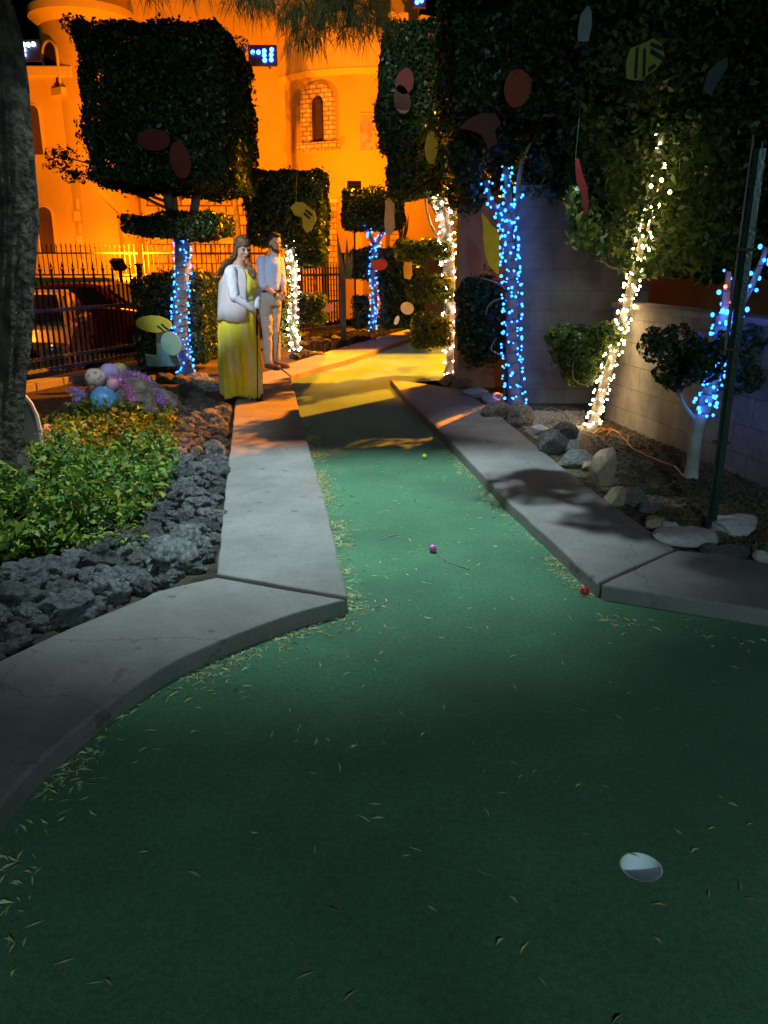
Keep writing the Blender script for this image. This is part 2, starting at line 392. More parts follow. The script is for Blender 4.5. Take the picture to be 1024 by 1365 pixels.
def trunk(tree, pp, Y, r0, r1, m, name='trunk', sub=6, n=12, wob=.25):
    pts = pathpts(pp, Y, sub); k = len(pts)
    rad = [lerp(r0, r1, i/(k-1))*(1+.5*max(0, 1-i/3.0) if name == 'trunk' else 1) for i in range(k)]
    MB().tube(pts, rad, n, wob=wob).build(name, m, tree, smooth=True)
    return pts
# ================================================================== THE SETTING
KZ = .075
def GL(lst, z=KZ): return [G(a, b, z) for a, b in lst]
# ground
MB().add([(-90,-40,-.6),(90,-40,-.6),(90,160,-.6),(-90,160,-.6)], [(0,1,2,3)]).build('ground', M['soil'], kind='structure')
MB().add([(-60,8.5,-.45),(60,8.5,-.45),(60,90,-.45),(-60,90,-.45)], [(0,1,2,3)]).build('parking_lot', M['asphalt'], kind='structure')
# putting green with a real hole
K_mid = [(600,427),(552,442),(460,470),(382,494),(352,530),(352,600),(365,700),(372,780),(240,835),(110,900),(20,965),(-60,1020),(-200,1130)]
turf_out = [Vector((-5,-2,0)), Vector((6,-2,0))]+[G(1250,800,0)]+[G(p[0],p[1],0) for p in [(1024,790),(900,765),(850,755),(760,690),(640,560),(560,522),(536,510),(570,508),(640,502),(700,490),(760,470),(760,430),(640,418)]]+[G(a,b,0) for a,b in K_mid]
hc = G(855,1155,0); HR = .054
bm = bmesh.new()
def loop(pts):
    vs = [bm.verts.new(p) for p in pts]
    return [bm.edges.new((vs[i], vs[(i+1)%len(vs)])) for i in range(len(vs))]
hole = [Vector((hc.x+HR*math.cos(2*math.pi*i/40), hc.y+HR*math.sin(2*math.pi*i/40), 0)) for i in range(40)]
e = loop(turf_out)+loop(hole)
bmesh.ops.triangle_fill(bm, use_beauty=True, use_dissolve=False, edges=e)
for f in bm.faces:
    if f.normal.z < 0: f.normal_flip()
me = bpy.data.meshes.new('putting_green'); bm.to_mesh(me); bm.free(); me.materials.append(M['turf'])
go = bpy.data.objects.new('putting_green', me); C.objects.link(go); props(go, kind='structure')
# the cup in the hole
cup = empty('golf_hole', (hc.x, hc.y, -.11), 'white plastic golf cup sunk in the dark green turf', 'golf hole')
vs = []; fs = []; N = 40
prof = [(.0,.0),(.050,.0),(.0505,.1085),(.0538,.1085),(.0535,-.01)]
for r, z in prof:
    for j in range(N): vs.append((hc.x+r*math.cos(2*math.pi*j/N), hc.y+r*math.sin(2*math.pi*j/N), -.11+z))
for i in range(len(prof)-1):
    for j in range(N): fs.append((i*N+j, i*N+(j+1)%N, (i+1)*N+(j+1)%N, (i+1)*N+j))
MB().add(vs, fs).build('liner', M['white_plastic'], cup)

# kerb slabs
def kerb(pts):
    # extra short edges give the worn look
    pts = GL(pts)
    out = []
    for i in range(len(pts)):
        a = pts[i]; b = pts[(i+1)%len(pts)]; n = max(1, int((b-a).length/.12))
        for k in range(n):
            p = a.lerp(b, k/n); j = .004 if k else 0
            out.append(Vector((p.x+rnd.uniform(-j,j), p.y+rnd.uniform(-j,j), KZ)))
    MB().prism(out, -.08, KZ).build('kerb', M['concrete'], bevel=.011, kind='structure')
def smooth2(l, k=5):
    out = []
    for i in range(len(l)-1):
        p0 = Vector(l[max(i-1,0)]); p1 = Vector(l[i]); p2 = Vector(l[i+1]); p3 = Vector(l[min(i+2,len(l)-1)])
        for j in range(k):
            t = j/k; out.append(.5*((2*p1)+(p2-p0)*t+(2*p0-5*p1+4*p2-p3)*t*t+(3*p1-p0-3*p2+p3)*t**3))
    return [tuple(v) for v in out]+[l[-1]]
in1 = smooth2([(462,799),(400,815),(336,837),(281,859),(219,888),(145,938),(78,991),(39,1028),(0,1074),(-50,1150),(-110,1290)])
out1 = smooth2([(289,769),(212,787),(184,800),(88,839),(0,880),(-120,935),(-320,1060)])
kerb(in1+out1[::-1])
K2o = [(289,765),(294,726),(300,656),(308,590),(314,536),(325,512),(345,498),(371,490)]
kerb([(463,795),(433,666),(411.5,594.5),(387.5,502.5)]+K2o[::-1])
kerb([(388,500.8),(420,490.5),(460,480),(552,449)]+[(550,437),(460,461.5),(383,485),(372.5,488.5)])
kerb([(553,448.4),(640,418),(640,405),(551.5,436.6)])
R_out = [(900,731),(881,717),(820,675),(757,628),(720,598),(680,565),(640,535),(617,519)]
kerb([(520,505),(546,535),(606,593),(680,670),(720,706),(797,777)]+R_out)
kerb([(801,779),(1024,813),(1300,858),(1300,790),(1024,750),(960,738),(902,733)])

# planted beds
left_bed = GL([(300,775),(205,797),(95,845),(0,888),(-110,945),(-300,1080)], .03)[::-1]
lb = [Vector((-5.2,1,.03)), Vector((-4.9,6,.03)), Vector((-4.35,8.9,.03)), Vector((-3.5,11.6,.03)), Vector((-2.7,14,.03)), Vector((-2.0,17.4,.03)), Vector((.2,18.2,.03)), Vector((4,19,.03)), Vector((4,14.6,.03))]
lb += GL([(640,411),(551,442),(460,467),(384,490),(350,505),(330,540),(318,600),(308,700)], .03)
MB().prism([(p.x,p.y) for p in left_bed[:1]+lb+left_bed[::-1][:-1]], -.55, .03).build('planting_bed', M['soil'], kind='structure')
rb = GL([(1300,800),(1024,757),(960,745),(893,728),(812,678),(750,634),(713,603),(672,570),(632,540),(606,520),(600,506)], .045)
MB().prism([(p.x,p.y) for p in rb+[Vector((.98,11.5,0)), Vector((6,11.5,0)), Vector((6,3,0))]], -.55, .045).build('mulch_bed', M['litter_soil'], kind='structure')

# small gravel near the wall (uncountable)
def scatter_stones(poly_px, n, s0, s1, z, name, m, seed, label):
    g = random.Random(seed); V = []; F = []
    xs = [p[0] for p in poly_px]; ys = [p[1] for p in poly_px]
    def inside(x, y):
        c = False; j = len(poly_px)-1
        for i in range(len(poly_px)):
            a, b = poly_px[i], poly_px[j]
            if (a[1] > y) != (b[1] > y) and x < (b[0]-a[0])*(y-a[1])/(b[1]-a[1])+a[0]: c = not c
            j = i
        return c
    pts = []
    while len(pts) < n:
        x, y = g.uniform(min(xs), max(xs)), g.uniform(min(ys), max(ys))
        if inside(x, y): pts.append(G(x, y, z))
    mb = MB()
    for p in pts:
        s = g.uniform(s0, s1); a = g.uniform(0, 6)
        vs = []
        for k, (u, w, q) in enumerate([(1,0,0),(0,1,0),(-1,0,0),(0,-1,0),(0,0,.8),(0,0,-.6)]):
            rr = s*g.uniform(.6, 1.2); vs.append(p+Vector(((u*math.cos(a)-w*math.sin(a))*rr, (u*math.sin(a)+w*math.cos(a))*rr*.8, q*rr)))
        mb.add(vs, [(0,1,4),(1,2,4),(2,3,4),(3,0,4),(1,0,5),(2,1,5),(3,2,5),(0,3,5)])
    return mb.build(name, m, kind='stuff', label=label, cat='gravel'), inside
scatter_stones([(690,548),(780,548),(770,600),(735,600),(700,575)], 2600, .010, .022, .05, 'gravel', M['gravel'], 5, 'pale gravel between the block wall and the garden stones')
scatter_stones([(780,552),(830,560),(1024,640),(1024,735),(900,715),(840,660),(790,600)], 2600, .008, .02, .05, 'mulch', M['litter_soil'], 6, 'brown mulch and leaf litter under the lit trees')
scatter_stones([(395,485),(555,440),(600,425),(560,415),(430,430),(390,460)], 2600, .03, .07, .04, 'mulch', M['dark_mulch'], 8, 'dark mulch behind the far kerb')

# low block wall and tall block wall
a = G(806,557,.05); b = G(1024,650,.05); d = (b-a).normalized(); nrm = Vector((-d.y, d.x, 0)); nrm = nrm if nrm.x > 0 else -nrm
e_ = a + d*6
lw = empty('low_block_wall', (a.x, a.y, 0), 'low grey block wall behind the lit trees, running towards the viewer', 'wall')
MB().prism([(a.x,a.y),(e_.x,e_.y),(e_.x+nrm.x*.2,e_.y+nrm.y*.2),(a.x+nrm.x*.2,a.y+nrm.y*.2)], -.1, 1.08).build('block_face', M['cmu_y'], lw)
a2 = a-d*.0; MB().prism([(a.x-nrm.x*.03,a.y),(e_.x-nrm.x*.03,e_.y),(e_.x+nrm.x*.23,e_.y+nrm.y*.23),(a.x+nrm.x*.23,a.y+nrm.y*.23)], 1.082, 1.13).build('coping', M['concrete'], lw, bevel=.008)
tw = empty('tall_block_wall', (1.3, 8.4, 0), 'tall grey block wall between the two trunks with lights, facing the green', 'wall')
xr = P(866,380,8.4).x
MB().box(((1.32+xr)/2, 8.5, 1.02), (xr-1.32, .2, 2.24)).build('block_face', M['cmu_x'], tw)
MB().box(((1.30+xr)/2, 8.5, 2.172), (xr-1.28, .25, .055)).build('coping', M['concrete'], tw, bevel=.008)
pl = empty('rendered_pillar', (1.25, 9.7, 0), 'dark brown rendered pillar beside the end of the green', 'pillar')
x0 = P(612,400,9.5).x; x1 = 1.72
MB().box(((x0+x1)/2, 9.75, 1.0), (x1-x0, .5, 2.3)).build('shaft', M['pillar'], pl, bevel=.01)
MB().box(((x0+x1)/2, 9.75, 2.18), (x1-x0+.06, .56, .06)).build('cap', M['pillar'], pl, bevel=.01)
MB().box((5.6,11.3,1.5), (5.6,.3,3.4)).build('shed', mat('brown shed wall', (.14,.085,.045), .9, (.20,.12,.065), 3, .3, 20), label='dark brown shed wall rising behind the low block wall', cat='shed')

# ------------------------------------------------------------------ lava rocks, left bed
def rock_mesh(seed, sub=3, rough=.45, fr=1.3, flat=.75, fine=.10, facet=False):
    bm = bmesh.new(); bmesh.ops.create_icosphere(bm, subdivisions=sub, radius=1)
    sd = Vector((seed*7.1, seed*3.3, seed*1.7))
    for v in bm.verts:
        p = v.co.copy()
        if facet:
            k = 1.0
            for i in range(11):
                r_ = random.Random(seed*31+i); dd = Vector((r_.gauss(0,1), r_.gauss(0,1), r_.gauss(0,1))).normalized()
                lim = r_.uniform(.62, .95); q = p.dot(dd)
                if q*k > lim: k = lim/q
            v.co = p*k*(1+.10*noise.noise(p*2.5+sd)+.05*noise.noise(p*6+sd)+.025*noise.noise(p*14+sd))
        else:
            q = 1+rough*noise.noise(p*fr+sd)+fine*noise.noise(p*4.5+sd)+fine*.7*noise.noise(p*9+sd)
            v.co = p*q
        v.co.z *= flat
    me = bpy.data.meshes.new('rock'); bm.to_mesh(me); bm.free()
    me.polygons.foreach_set('use_smooth', [True]*len(me.polygons))
    return me
lavas = [rock_mesh(i, 4, .40+.03*(i%5), 1.4+.15*(i%4), .85, .21+.03*(i%3)) for i in range(16)]
for m_ in lavas: m_.materials.append(M['lava'])
def inside_poly(poly, x, y):
    c = False; j = len(poly)-1
    for i in range(len(poly)):
        a, b = poly[i], poly[j]
        if (a[1] > y) != (b[1] > y) and x < (b[0]-a[0])*(y-a[1])/(b[1]-a[1])+a[0]: c = not c
        j = i
    return c
lava_poly = [(280,752),(284,720),(290,656),(299,590),(304,538),(262,528),(238,552),(236,600),(232,650),(205,700),(150,722),(75,748),(0,760),(-60,780),(-60,885),(0,868),(80,830),(180,792)]
placed = []
g = random.Random(11); tries = 0
while len(placed) < 290 and tries < 40000:
    tries += 1
    x, y = g.uniform(-60,315), g.uniform(528,885)
    if not inside_poly(lava_poly, x, y): continue
    p = G(x, y, .05); big = g.random()
    if (x > 283 and y < 545): continue
    r = .045+.055*big**2 if y < 700 else .045+.070*big**2
    if any((p.x-q.x)**2+(p.y-q.y)**2 < ((r+s)*.93)**2 for q, s in placed): continue
    placed.append((p, r))
placed += [(G(228,748,.06), .125), (G(250,722,.06), .10), (G(150,775,.05), .085), (G(25,806,.05), .10), (G(90,815,.05), .095), (G(20,765,.05), .08), (G(60,780,.05), .08)]
gl = 'lava rocks filling the bed along the left kerb'
for i, (p, r) in enumerate(placed):
    o = bpy.data.objects.new('lava_rock', lavas[i%16]); C.objects.link(o)
    o.location = (p.x, p.y, .03+r*.35); o.scale = (r*g.uniform(1.0,1.35), r*g.uniform(.8,1.1), r*g.uniform(.7,1.05)); o.rotation_euler = (g.uniform(-.3,.3), g.uniform(-.3,.3), g.uniform(0,6.28))
    props(o, 'rough dark grey lava rock in the loose rock bed along the left kerb', 'rock', gl)
g = random.Random(5)
for i in range(34):        # dark rocks behind the far kerb and round the blue-lit trunk
    if i < 14: x, y = g.uniform(205,282), g.uniform(502,526)
    elif i < 22: x, y = g.uniform(385,430), g.uniform(455,476)
    else: x, y = lerp(400,545,(i-22)/12), lerp(464,424,(i-22)/12)+g.uniform(-6,2)
    p = G(x, y, .05); r = g.uniform(.07,.13)
    o = bpy.data.objects.new('dark_rock', lavas[i%16]); C.objects.link(o)
    o.location = (p.x, p.y, .05); o.scale = (r*1.2, r, r*.8); o.rotation_euler = (0,0,g.uniform(0,6))
    if i < 14: props(o, 'dark lava rock heaped between the blue-lit trunk and the woman', 'rock', 'dark rocks behind the woman')
    else: props(o, 'dark lava rock in the shaded bed behind the far kerb', 'rock', 'dark rocks behind the far kerb')
# pale lichen boulder mats: earth clods among leaves are part of soil

# ------------------------------------------------------------------ garden stones, right
stones = [ # px, py, w, h, mat, height factor, label
 (693,556,34,44,'stone',1.0,'brown boulder at the foot of the blue-lit trunk by the wall'),
 (664,549,38,34,'stone',.9,'dark boulder left of the boulder under the blue-lit trunk'),
 (657,531,28,18,'stone_white',.9,'whitish rock, right one of the pale pair by the pillar'),
 (634,524,30,20,'stone_white',.9,'whitish rock, left one of the pale pair by the pillar'),
 (617,510,26,22,'stone',.9,'grey rock at the pillar foot behind the pale pair'),
 (596,505,20,20,'stone',.9,'small dark rock at the foot of the white-lit trunk by the pillar'),
 (737,594,44,40,'stone',1.1,'rounded grey stone on the kerb edge, left of the white-lit leaning trunk'),
 (754,577,30,32,'stone',1.0,'grey stone tucked behind the rounded kerb stone near the leaning trunk'),
 (769,612,52,34,'stone',.8,'wide flat grey stone just below the leaning white-lit trunk'),
 (804,633,31,50,'stone_tan',1.5,'pointed tan stone standing upright on the kerb edge'),
 (823,664,30,34,'stone_tan',1.0,'rounded stone below the pointed one, tan from painted orange light'),
 (846,664,34,36,'stone',.9,'dark stone right beside the rounded tan stone'),
 (865,676,32,24,'stone',.7,'low grey stone in front of the dark stone beside the kerb'),
 (875,697,34,27,'stone_tan',.9,'small orange-tan stone above the big pink slab stone'),
 (916,718,76,38,'stone_pink',.85,'long flat pinkish stone lying at the kerb joint'),
 (984,701,66,34,'stone_pink',.9,'large pale stone behind the green metal post'),
 (978,738,44,20,'stone',.7,'low grey stone near the right end of the kerb'),
 (718,574,26,24,'stone_pink',.9,'small pinkish stone between the boulder and the rounded kerb stone'),
 (786,622,22,20,'stone_tan',.8,'small tan stone left of the pointed upright stone'),
 (893,704,22,18,'stone_pink',.8,'small pinkish stone between the orange-tan stone and the pink slab stone'),
 (948,736,26,16,'stone',.7,'small grey stone at the near corner of the pink slab stone'),
 (1020,743,26,24,'stone_pink',.8,'pinkish stone cut by the right side of the view'),
 (1062,752,50,30,'stone',.8,'grey stone beyond the right side of the view')]
for i, (px, py, w, h, mm, hf, lb_) in enumerate(stones):
    p = G(px, py+h*.30, .045); s = S(px, py, p.y)
    me = rock_mesh(40+i, 4, facet=True, flat=1); me.materials.append(M[mm])
    o = bpy.data.objects.new('garden_stone', me); C.objects.link(o)
    rx = w*s/2*1.18; rz = max(.04, h*s/2*hf*.95)
    o.location = (p.x, p.y+rx*.35, .045+rz*.55); o.scale = (rx, rx*.75, rz); o.rotation_euler = (0, rnd.uniform(-.15,.15), rnd.uniform(-.4,.4))
    props(o, lb_, 'stone', 'garden stones along the right kerb')

# ------------------------------------------------------------------ iron fences
def picket_mesh(h, tall, r=.0095):
    mb = MB(); mb.box((0,0,h/2), (r*2,r*2,h))
    z = h
    mb.ell((0,0,z), (.022,.022,.016), 8, 5)
    if tall: mb.ell((0,0,z-.10), (.020,.020,.018), 8, 5)
    # spear head
    vs = [(0,0,z+.01)]+[(.020*math.cos(t),.009*math.sin(t),z+.045) for t in [k*math.pi/3 for k in range(6)]]+[(0,0,z+.105)]
    mb.add(vs, [(0,i+1,(i+1)%6+1) for i in range(6)]+[(7,(i+1)%6+1,i+1) for i in range(6)])
    # scrolls
    for sx in (-1,1):
        mb.tube([(0,0,z-.02),(sx*.022,0,z+.0),(sx*.030,0,z+.02),(sx*.022,0,z+.03)], [.006,.005,.004,.003], 5)
    me = bpy.data.meshes.new('picket'); me.from_pydata(mb.v, [], mb.f); me.materials.append(M['iron']); return me
def iron_fence(A, B, z0, htall, hshort, step, rails, label, group=None, posts=(), bot=.06):
    A = Vector((*A, 0)); B = Vector((*B, 0)); L = (B-A).length; d = (B-A)/L
    f = empty('iron_fence', (A.x, A.y, z0), label, 'fence', group, rz=0)
    mt, ms = picket_mesh(htall-bot, True), picket_mesh(hshort-bot, False)
    n = int(L/step); rz = math.atan2(d.y, d.x)
    for i in range(n+1):
        o = bpy.data.objects.new('picket', mt if i%2 == 0 else ms); C.objects.link(o); o.parent = f
        o.location = tuple(d*(i*step)+Vector((0,0,bot))); o.rotation_euler = (0,0,rz)
    for z in rails:
        mb = MB(); c = A+d*L/2; mb.box((c.x, c.y, z0+z), (L, .035, .04), rz); mb.build('rail', M['rail'], f)
    for t, hh in posts:
        c = A+d*L*t; MB().box((c.x, c.y, z0+hh/2), (.06,.06,hh), rz).box((c.x, c.y, z0+hh+.015), (.08,.08,.03), rz).build('post', M['iron'], f)
    return f
fa = P(-10,508,9.0); fb = P(196,476,11.7)
FZ = .12
iron_fence((fa.x,fa.y), (fb.x,fb.y), FZ, 1.26, 1.05, .095, (.10,.20-.09+.12,.98-.19), 'black iron fence with spearheads and two heavy rails in front of the parked cars', 'iron fences around the course', posts=((1.0,1.3),))
gA = P(380,430,15.2); gB = P(458,425,16.6)
iron_fence((gA.x,gA.y), (gB.x,gB.y), .1, 1.25, 1.25, .085, (.12,.62,1.12), 'dark iron fence panel between the two white-lit and blue-lit trees at the far kerb', 'iron fences around the course', posts=((1.0,1.5),(0,1.4)))
# low stone edging under the left fence
ed = empty('fence_edging', (fa.x, fa.y, 0), 'low grey concrete edging under the left iron fence', 'edging')
dd = (fb-fa); dd.z = 0; L = dd.length; dn = dd/L; rz = math.atan2(dn.y, dn.x)
nb = 7
for i in range(nb):
    c = Vector((fa.x,fa.y,0))+dn*(L*1.12*(i+.5)/nb)+Vector((.05,-.02,0))
    MB().box((c.x, c.y, .035), (L*1.12/nb-.012, .26, .17), rz).build('block', M['concrete'], ed, bevel=.012)

# ================================================================== CASTLE
YC = 27.0
def X(px, py=200, Y=YC): return P(px, py, Y).x
def Z(py, px=300, Y=YC): return P(px, py, Y).z
castle = empty('castle_building', (X(300), 29, -.12), 'orange-lit castle-style building with towers and arched windows behind the trees', 'building')
mw = MB()
# left block
zl = Z(95, 40)
xl0 = X(-90, 200); xl1 = X(112, 290)
mw.box(((xl0+xl1)/2, 29.0, zl/2-.25), (xl1-xl0, 4.0, zl+.5))
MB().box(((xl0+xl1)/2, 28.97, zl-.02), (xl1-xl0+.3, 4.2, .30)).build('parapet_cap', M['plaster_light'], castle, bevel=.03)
# main wall
mw.box(((X(112)+X(420))/2, 30.3, 6.3), (X(420)-X(112)-.02, 4, 13.8))
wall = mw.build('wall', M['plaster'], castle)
def cyl_part(name, cx, cy, r, z0, z1, m, parent=castle, n=72, flare=0):
    vs = []; fs = []
    for k, (rr, z) in enumerate([(r, z0), (r+flare, z1)]):
        for j in range(n): vs.append((cx+rr*math.cos(2*math.pi*j/n), cy+rr*math.sin(2*math.pi*j/n), z))
    for j in range(n): fs.append((j, (j+1)%n, (j+1)%n+n, j+n))
    fs.append(tuple(range(n))[::-1]); fs.append(tuple(range(n, 2*n)))
    return MB().add(vs, fs).build(name, m, parent)
# left round tower standing on the block, up to the top of the picture
ltx = X(96, 60); lty = 28.2; ltr = 1.30
zt0, zt1 = Z(26, 70), Z(2, 70)
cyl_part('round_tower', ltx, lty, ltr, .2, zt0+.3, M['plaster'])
cyl_part('tower_cornice', ltx, lty, ltr+.04, zt0, zt0+.25, M['plaster_light'], flare=.22)
cyl_part('tower_cornice', ltx, lty, ltr+.28, zt0+.251, zt1, M['plaster_light'])
cyl_part('tower_roof', ltx, lty, ltr+.12, zt1+.001, zt1+1.0, M['plaster'])
# middle bay: wide round bay
bx, by, br_ = X(490, 150), YC+3.4, 3.4
zc0 = Z(99, 450)
cyl_part('round_bay', bx, by, br_, -.6, zc0, M['plaster'], n=120)
cyl_part('bay_cornice', bx, by, br_+.05, zc0+.001, zc0+.16, M['plaster_light'], n=120, flare=.12)
zb1 = Z(38, 450)
cyl_part('bay_parapet', bx, by, br_+.14, zc0+.162, zb1, M['plaster_light'], n=120)
for k in range(11):
    t = R(190+k*16); c = Vector((bx+(br_+.0)*math.cos(t), by+(br_+.0)*math.sin(t), zb1+.22))
    MB().box(c, (.55,.30,.44), t+math.pi/2).build('battlement', M['plaster_light'], castle, bevel=.02)
MB().box(((X(468,20,29.5)+X(556,20,29.5))/2, 31.2, 7.5), (X(556,20,29.5)-X(468,20,29.5), 3.6, 15.4)).build('keep', M['plaster'], castle)
# stone-faced porch in front of the main wall, with ledge
px0, px1 = X(188,300), X(352,300); zp = Z(262, 250, 27.6)
MB().box(((px0+px1)/2, 28.0, zp/2-.25), (px1-px0, .56, zp+.5)).build('stone_porch', M['rubble'], castle)
MB().box(((px0+px1)/2, 27.98, zp+.03), (px1-px0+.2, .70, .14)).build('ledge', M['plaster_light'], castle, bevel=.02)
# quoins at the block corner
for k in range(9):
    w_ = .34 if k%2 else .22
    MB().box((xl1-w_/2+.03, 26.98, .3+k*.36), (w_, .10, .30)).build('quoin', M['plaster_light'], castle, bevel=.015)
# brick piers by the bay foot
for q, (a0, a1, t0) in enumerate([(408,419,300),(438,449,268),(520,531,300),(490,499,305)]):
    xx0, xx1 = X(a0,320,26.6), X(a1,320,26.6); zz = Z(t0, 430, 26.6)
    MB().box(((xx0+xx1)/2, 26.75, zz/2-.25), (xx1-xx0, .34, zz+.5)).build('brick_pier', M['brick_castle'], castle)
    MB().box(((xx0+xx1)/2, 26.75, zz+.0), (xx1-xx0+.12, .44, .10)).build('pier_cap', M['plaster_light'], castle)
# sloping buttress right of the block
MB().slab([(xl1+.005,26.9,Z(230,100)),(xl1+.005,26.9,-.5),(xl1+1.1,26.9,-.5),(xl1+1.1,26.9,Z(285,130))], (0,1.4,0)).build('buttress', M['plaster'], castle)
def arch(w, h, n=14, z0=0):
    """2-D outline of an arched opening, centred, from z0 to z0+h"""
    r = w/2; pts = [(-r, z0), (r, z0)]
    for i in range(n+1):
        t = math.pi*i/n; pts.append((r*math.cos(t), z0+h-r+r*math.sin(t)))
    return pts
def window(name, c, w, h, ang, ring, depth, msurr, sill=True, pane=M['glass_dark'], rect=False, bars=False):
    """c = bottom centre on the wall face; ang = facing direction (0 faces the viewer)"""
    c = Vector(c); ux = Vector((math.cos(ang), math.sin(ang), 0)); n = Vector((math.sin(ang), -math.cos(ang), 0))
    T = lambda p, o=0: c+ux*p[0]+Vector((0,0,p[1]))+n*o
    A = arch(w, h) if not rect else [(-w/2,0),(w/2,0),(w/2,h),(-w/2,h)]
    B_ = arch(w+2*ring, h+ring, z0=0) if not rect else [(-w/2-ring,-ring),(w/2+ring,-ring),(w/2+ring,h+ring),(-w/2-ring,h+ring)]
    fr = MB().slab([T(p, .012) for p in A], n*.02).build('window', pane, castle)
    k = len(A); vs = [T(p, o) for o in (0.0, depth) for L_ in (A, B_) for p in L_]; fs = []
    for i in range(k):
        j = (i+1)%k
        if i == 0 and not rect: pass
        fs += [(2*k+i, 2*k+j, 3*k+j, 3*k+i), (i, j, 2*k+j, 2*k+i), (k+i, k+j, 3*k+j, 3*k+i)]
    MB().add(vs, fs).build('surround', msurr, fr)
    if sill:
        s = MB(); m3 = Matrix.Rotation(ang, 3, 'Z')
        s.box(T((0,-.16), depth*.6), (w+2*ring+.25, depth*1.2+.10, .22), tilt=m3); s.build('sill', msurr, fr, bevel=.01)
    if bars:
        b_ = MB(); m3 = Matrix.Rotation(ang, 3, 'Z')
        b_.box(T((-.06,h*.47), .06), (.05,.04,h*.9), tilt=m3)
        for q in range(13): b_.box(T((.02, .12+q*h*.066), .06), (.16,.04,.07), tilt=m3)
        b_.box(T((w*.30,h*.42), .06), (.07,.04,h*.8), tilt=m3)
        b_.build('shutter', mat('dark brown shutter', (.07,.04,.02), .7, (.10,.06,.03), 8), fr)
    return fr
# plain arched windows on the left tower and block
def plain(px0, px1, py0, py1, Y, ang=0):
    zb, zt = Z(py1,(px0+px1)/2,Y), Z(py0,(px0+px1)/2,Y)
    xm = X((px0+px1)/2, (py0+py1)/2, Y); w = (px1-px0)*S(px0, py0, Y)
    return (xm, Y, zb), w, zt-zb
c, w, h = plain(56,79,55,115, 27.0); tx = (c[0]-ltx)/ltr; an = math.asin(max(-.9,min(.9,tx)))
cc = (ltx+ltr*math.sin(an), lty-ltr*math.cos(an), c[2])
window('w', cc, w/ max(.6,math.cos(an)), h, an, .05, .07, M['plaster_light'], True, pane=M['glass_dark'])
pane_o = mat('amber shaded pane', (.11,.06,.03), .5, (.15,.085,.04), 2)
for q in [(36,55,140,206),(52,72,276,338)]:
    c, w, h = plain(*q, 27.0); window('w', (c[0], 26.999, c[2]), w, h, 0, .04, .06, M['plaster_light'], False, pane=pane_o)
# brick-arched window on the bay
c, w, h = plain(416,435,127,188, 27.3); tx = (c[0]-bx)/br_; an = math.asin(tx)
window('w', (bx+br_*math.sin(an), by-br_*math.cos(an), c[2]), w/math.cos(an), h, an, .34, .16, blockmat('arch brick', 'x', (.88,.72,.30), (.78,.62,.24), (.36,.24,.09), .24, .13, .02), True, bars=True)
c, w, h = plain(480,498,153,201, 27.0); tx = (c[0]-bx)/br_; an = math.asin(tx)
window('w', (bx+br_*math.sin(an), by-br_*math.cos(an)-.01, c[2]), w, h, an, .03, .05, M['plaster_light'], False, pane=mat('curtained pane', (.40,.30,.20), .4, (.62,.50,.36), 5), rect=True)
c, w, h = plain(168,190,312,345, 28.2); window('w', (c[0], 28.295, c[2]), w, h, 0, .05, .08, M['plaster_light'], False)
# railing in front of the castle
rA = P(20,352,22.5); rB = P(185,352,22.5)
iron_fence((rA.x,rA.y), (rB.x,rB.y), 1.05, .78, .78, .13, (.06,.62), 'thin orange-lit railing on the low wall beneath the castle', 'railings before the castle')
rA2 = P(290,352,22.0); rB2 = P(348,352,22.0)
MB().box(((rA.x+rB2.x)/2, 22.7, .44), (rB2.x-rA.x, .3, 1.19)).build('forecourt_wall', M['plaster'], label='low cream wall carrying the railing before the castle', cat='wall')
iron_fence((X(192,350,22.5),22.5), (rB2.x,22.5), 1.05, .78, .78, .13, (.06,.62), 'orange-lit railing in front of the stone-faced porch', 'railings before the castle')
# blue LED clusters on the castle
LEDB = glow('blue LED', (.02,.10,1.0), 26); LEDC = glow('pale blue LED', (.35,.55,1.0), 16)
def led_cluster(pts, Y, m, label):
    c = P(sum(p[0] for p in pts)/len(pts), sum(p[1] for p in pts)/len(pts), Y)
    t = empty('led_floodlight', (c.x, c.y, c.z), label, 'floodlight', 'blue LED floodlights on the castle')
    x0 = min(P(p[0],p[1],Y).x for p in pts)-.14; x1 = max(P(p[0],p[1],Y).x for p in pts)+.14
    z0 = min(P(p[0],p[1],Y).z for p in pts)-.14; z1 = max(P(p[0],p[1],Y).z for p in pts)+.14
    MB().box(((x0+x1)/2, Y+.08, (z0+z1)/2), (x1-x0, .10, z1-z0)).build('housing', M['iron'], t, bevel=.02)
    MB().tube([((x0+x1)/2, Y+.1, (z0+z1)/2), ((x0+x1)/2, Y+1.6, (z0+z1)/2)], .04, 6).build('bracket', M['iron'], t)
    me = None
    for p in pts:
        q = P(p[0], p[1], Y)
        if me is None:
            mb = MB().ell((0,0,0), (.062,.03,.062), 10, 6); me = bpy.data.meshes.new('led'); me.from_pydata(mb.v, [], mb.f); me.materials.append(m)
        o = bpy.data.objects.new('led', me); C.objects.link(o); o.parent = t; o.location = (q.x-c.x, Y-.02-c.y, q.z-c.z)
led_cluster([(300+a/3.01, b/3.01) for a, b in [(112,210),(135,210),(158,205),(188,200),(158,222),(186,220),(160,242),(186,240)]], 25.8, LEDB, 'deep blue LED floodlight on the castle wall between two topiary crowns')
led_cluster([(a/3.01, b/3.01) for a, b in [(68,183),(97,180),(115,180),(135,178),(68,203),(97,201),(70,222),(97,220)]], 25.8, LEDC, 'whitish blue LED floodlight beside the left castle tower')
led_cluster([(556,3),(562,1)], 25.8, LEDB, 'blue LED floodlight high at the right corner of the castle')
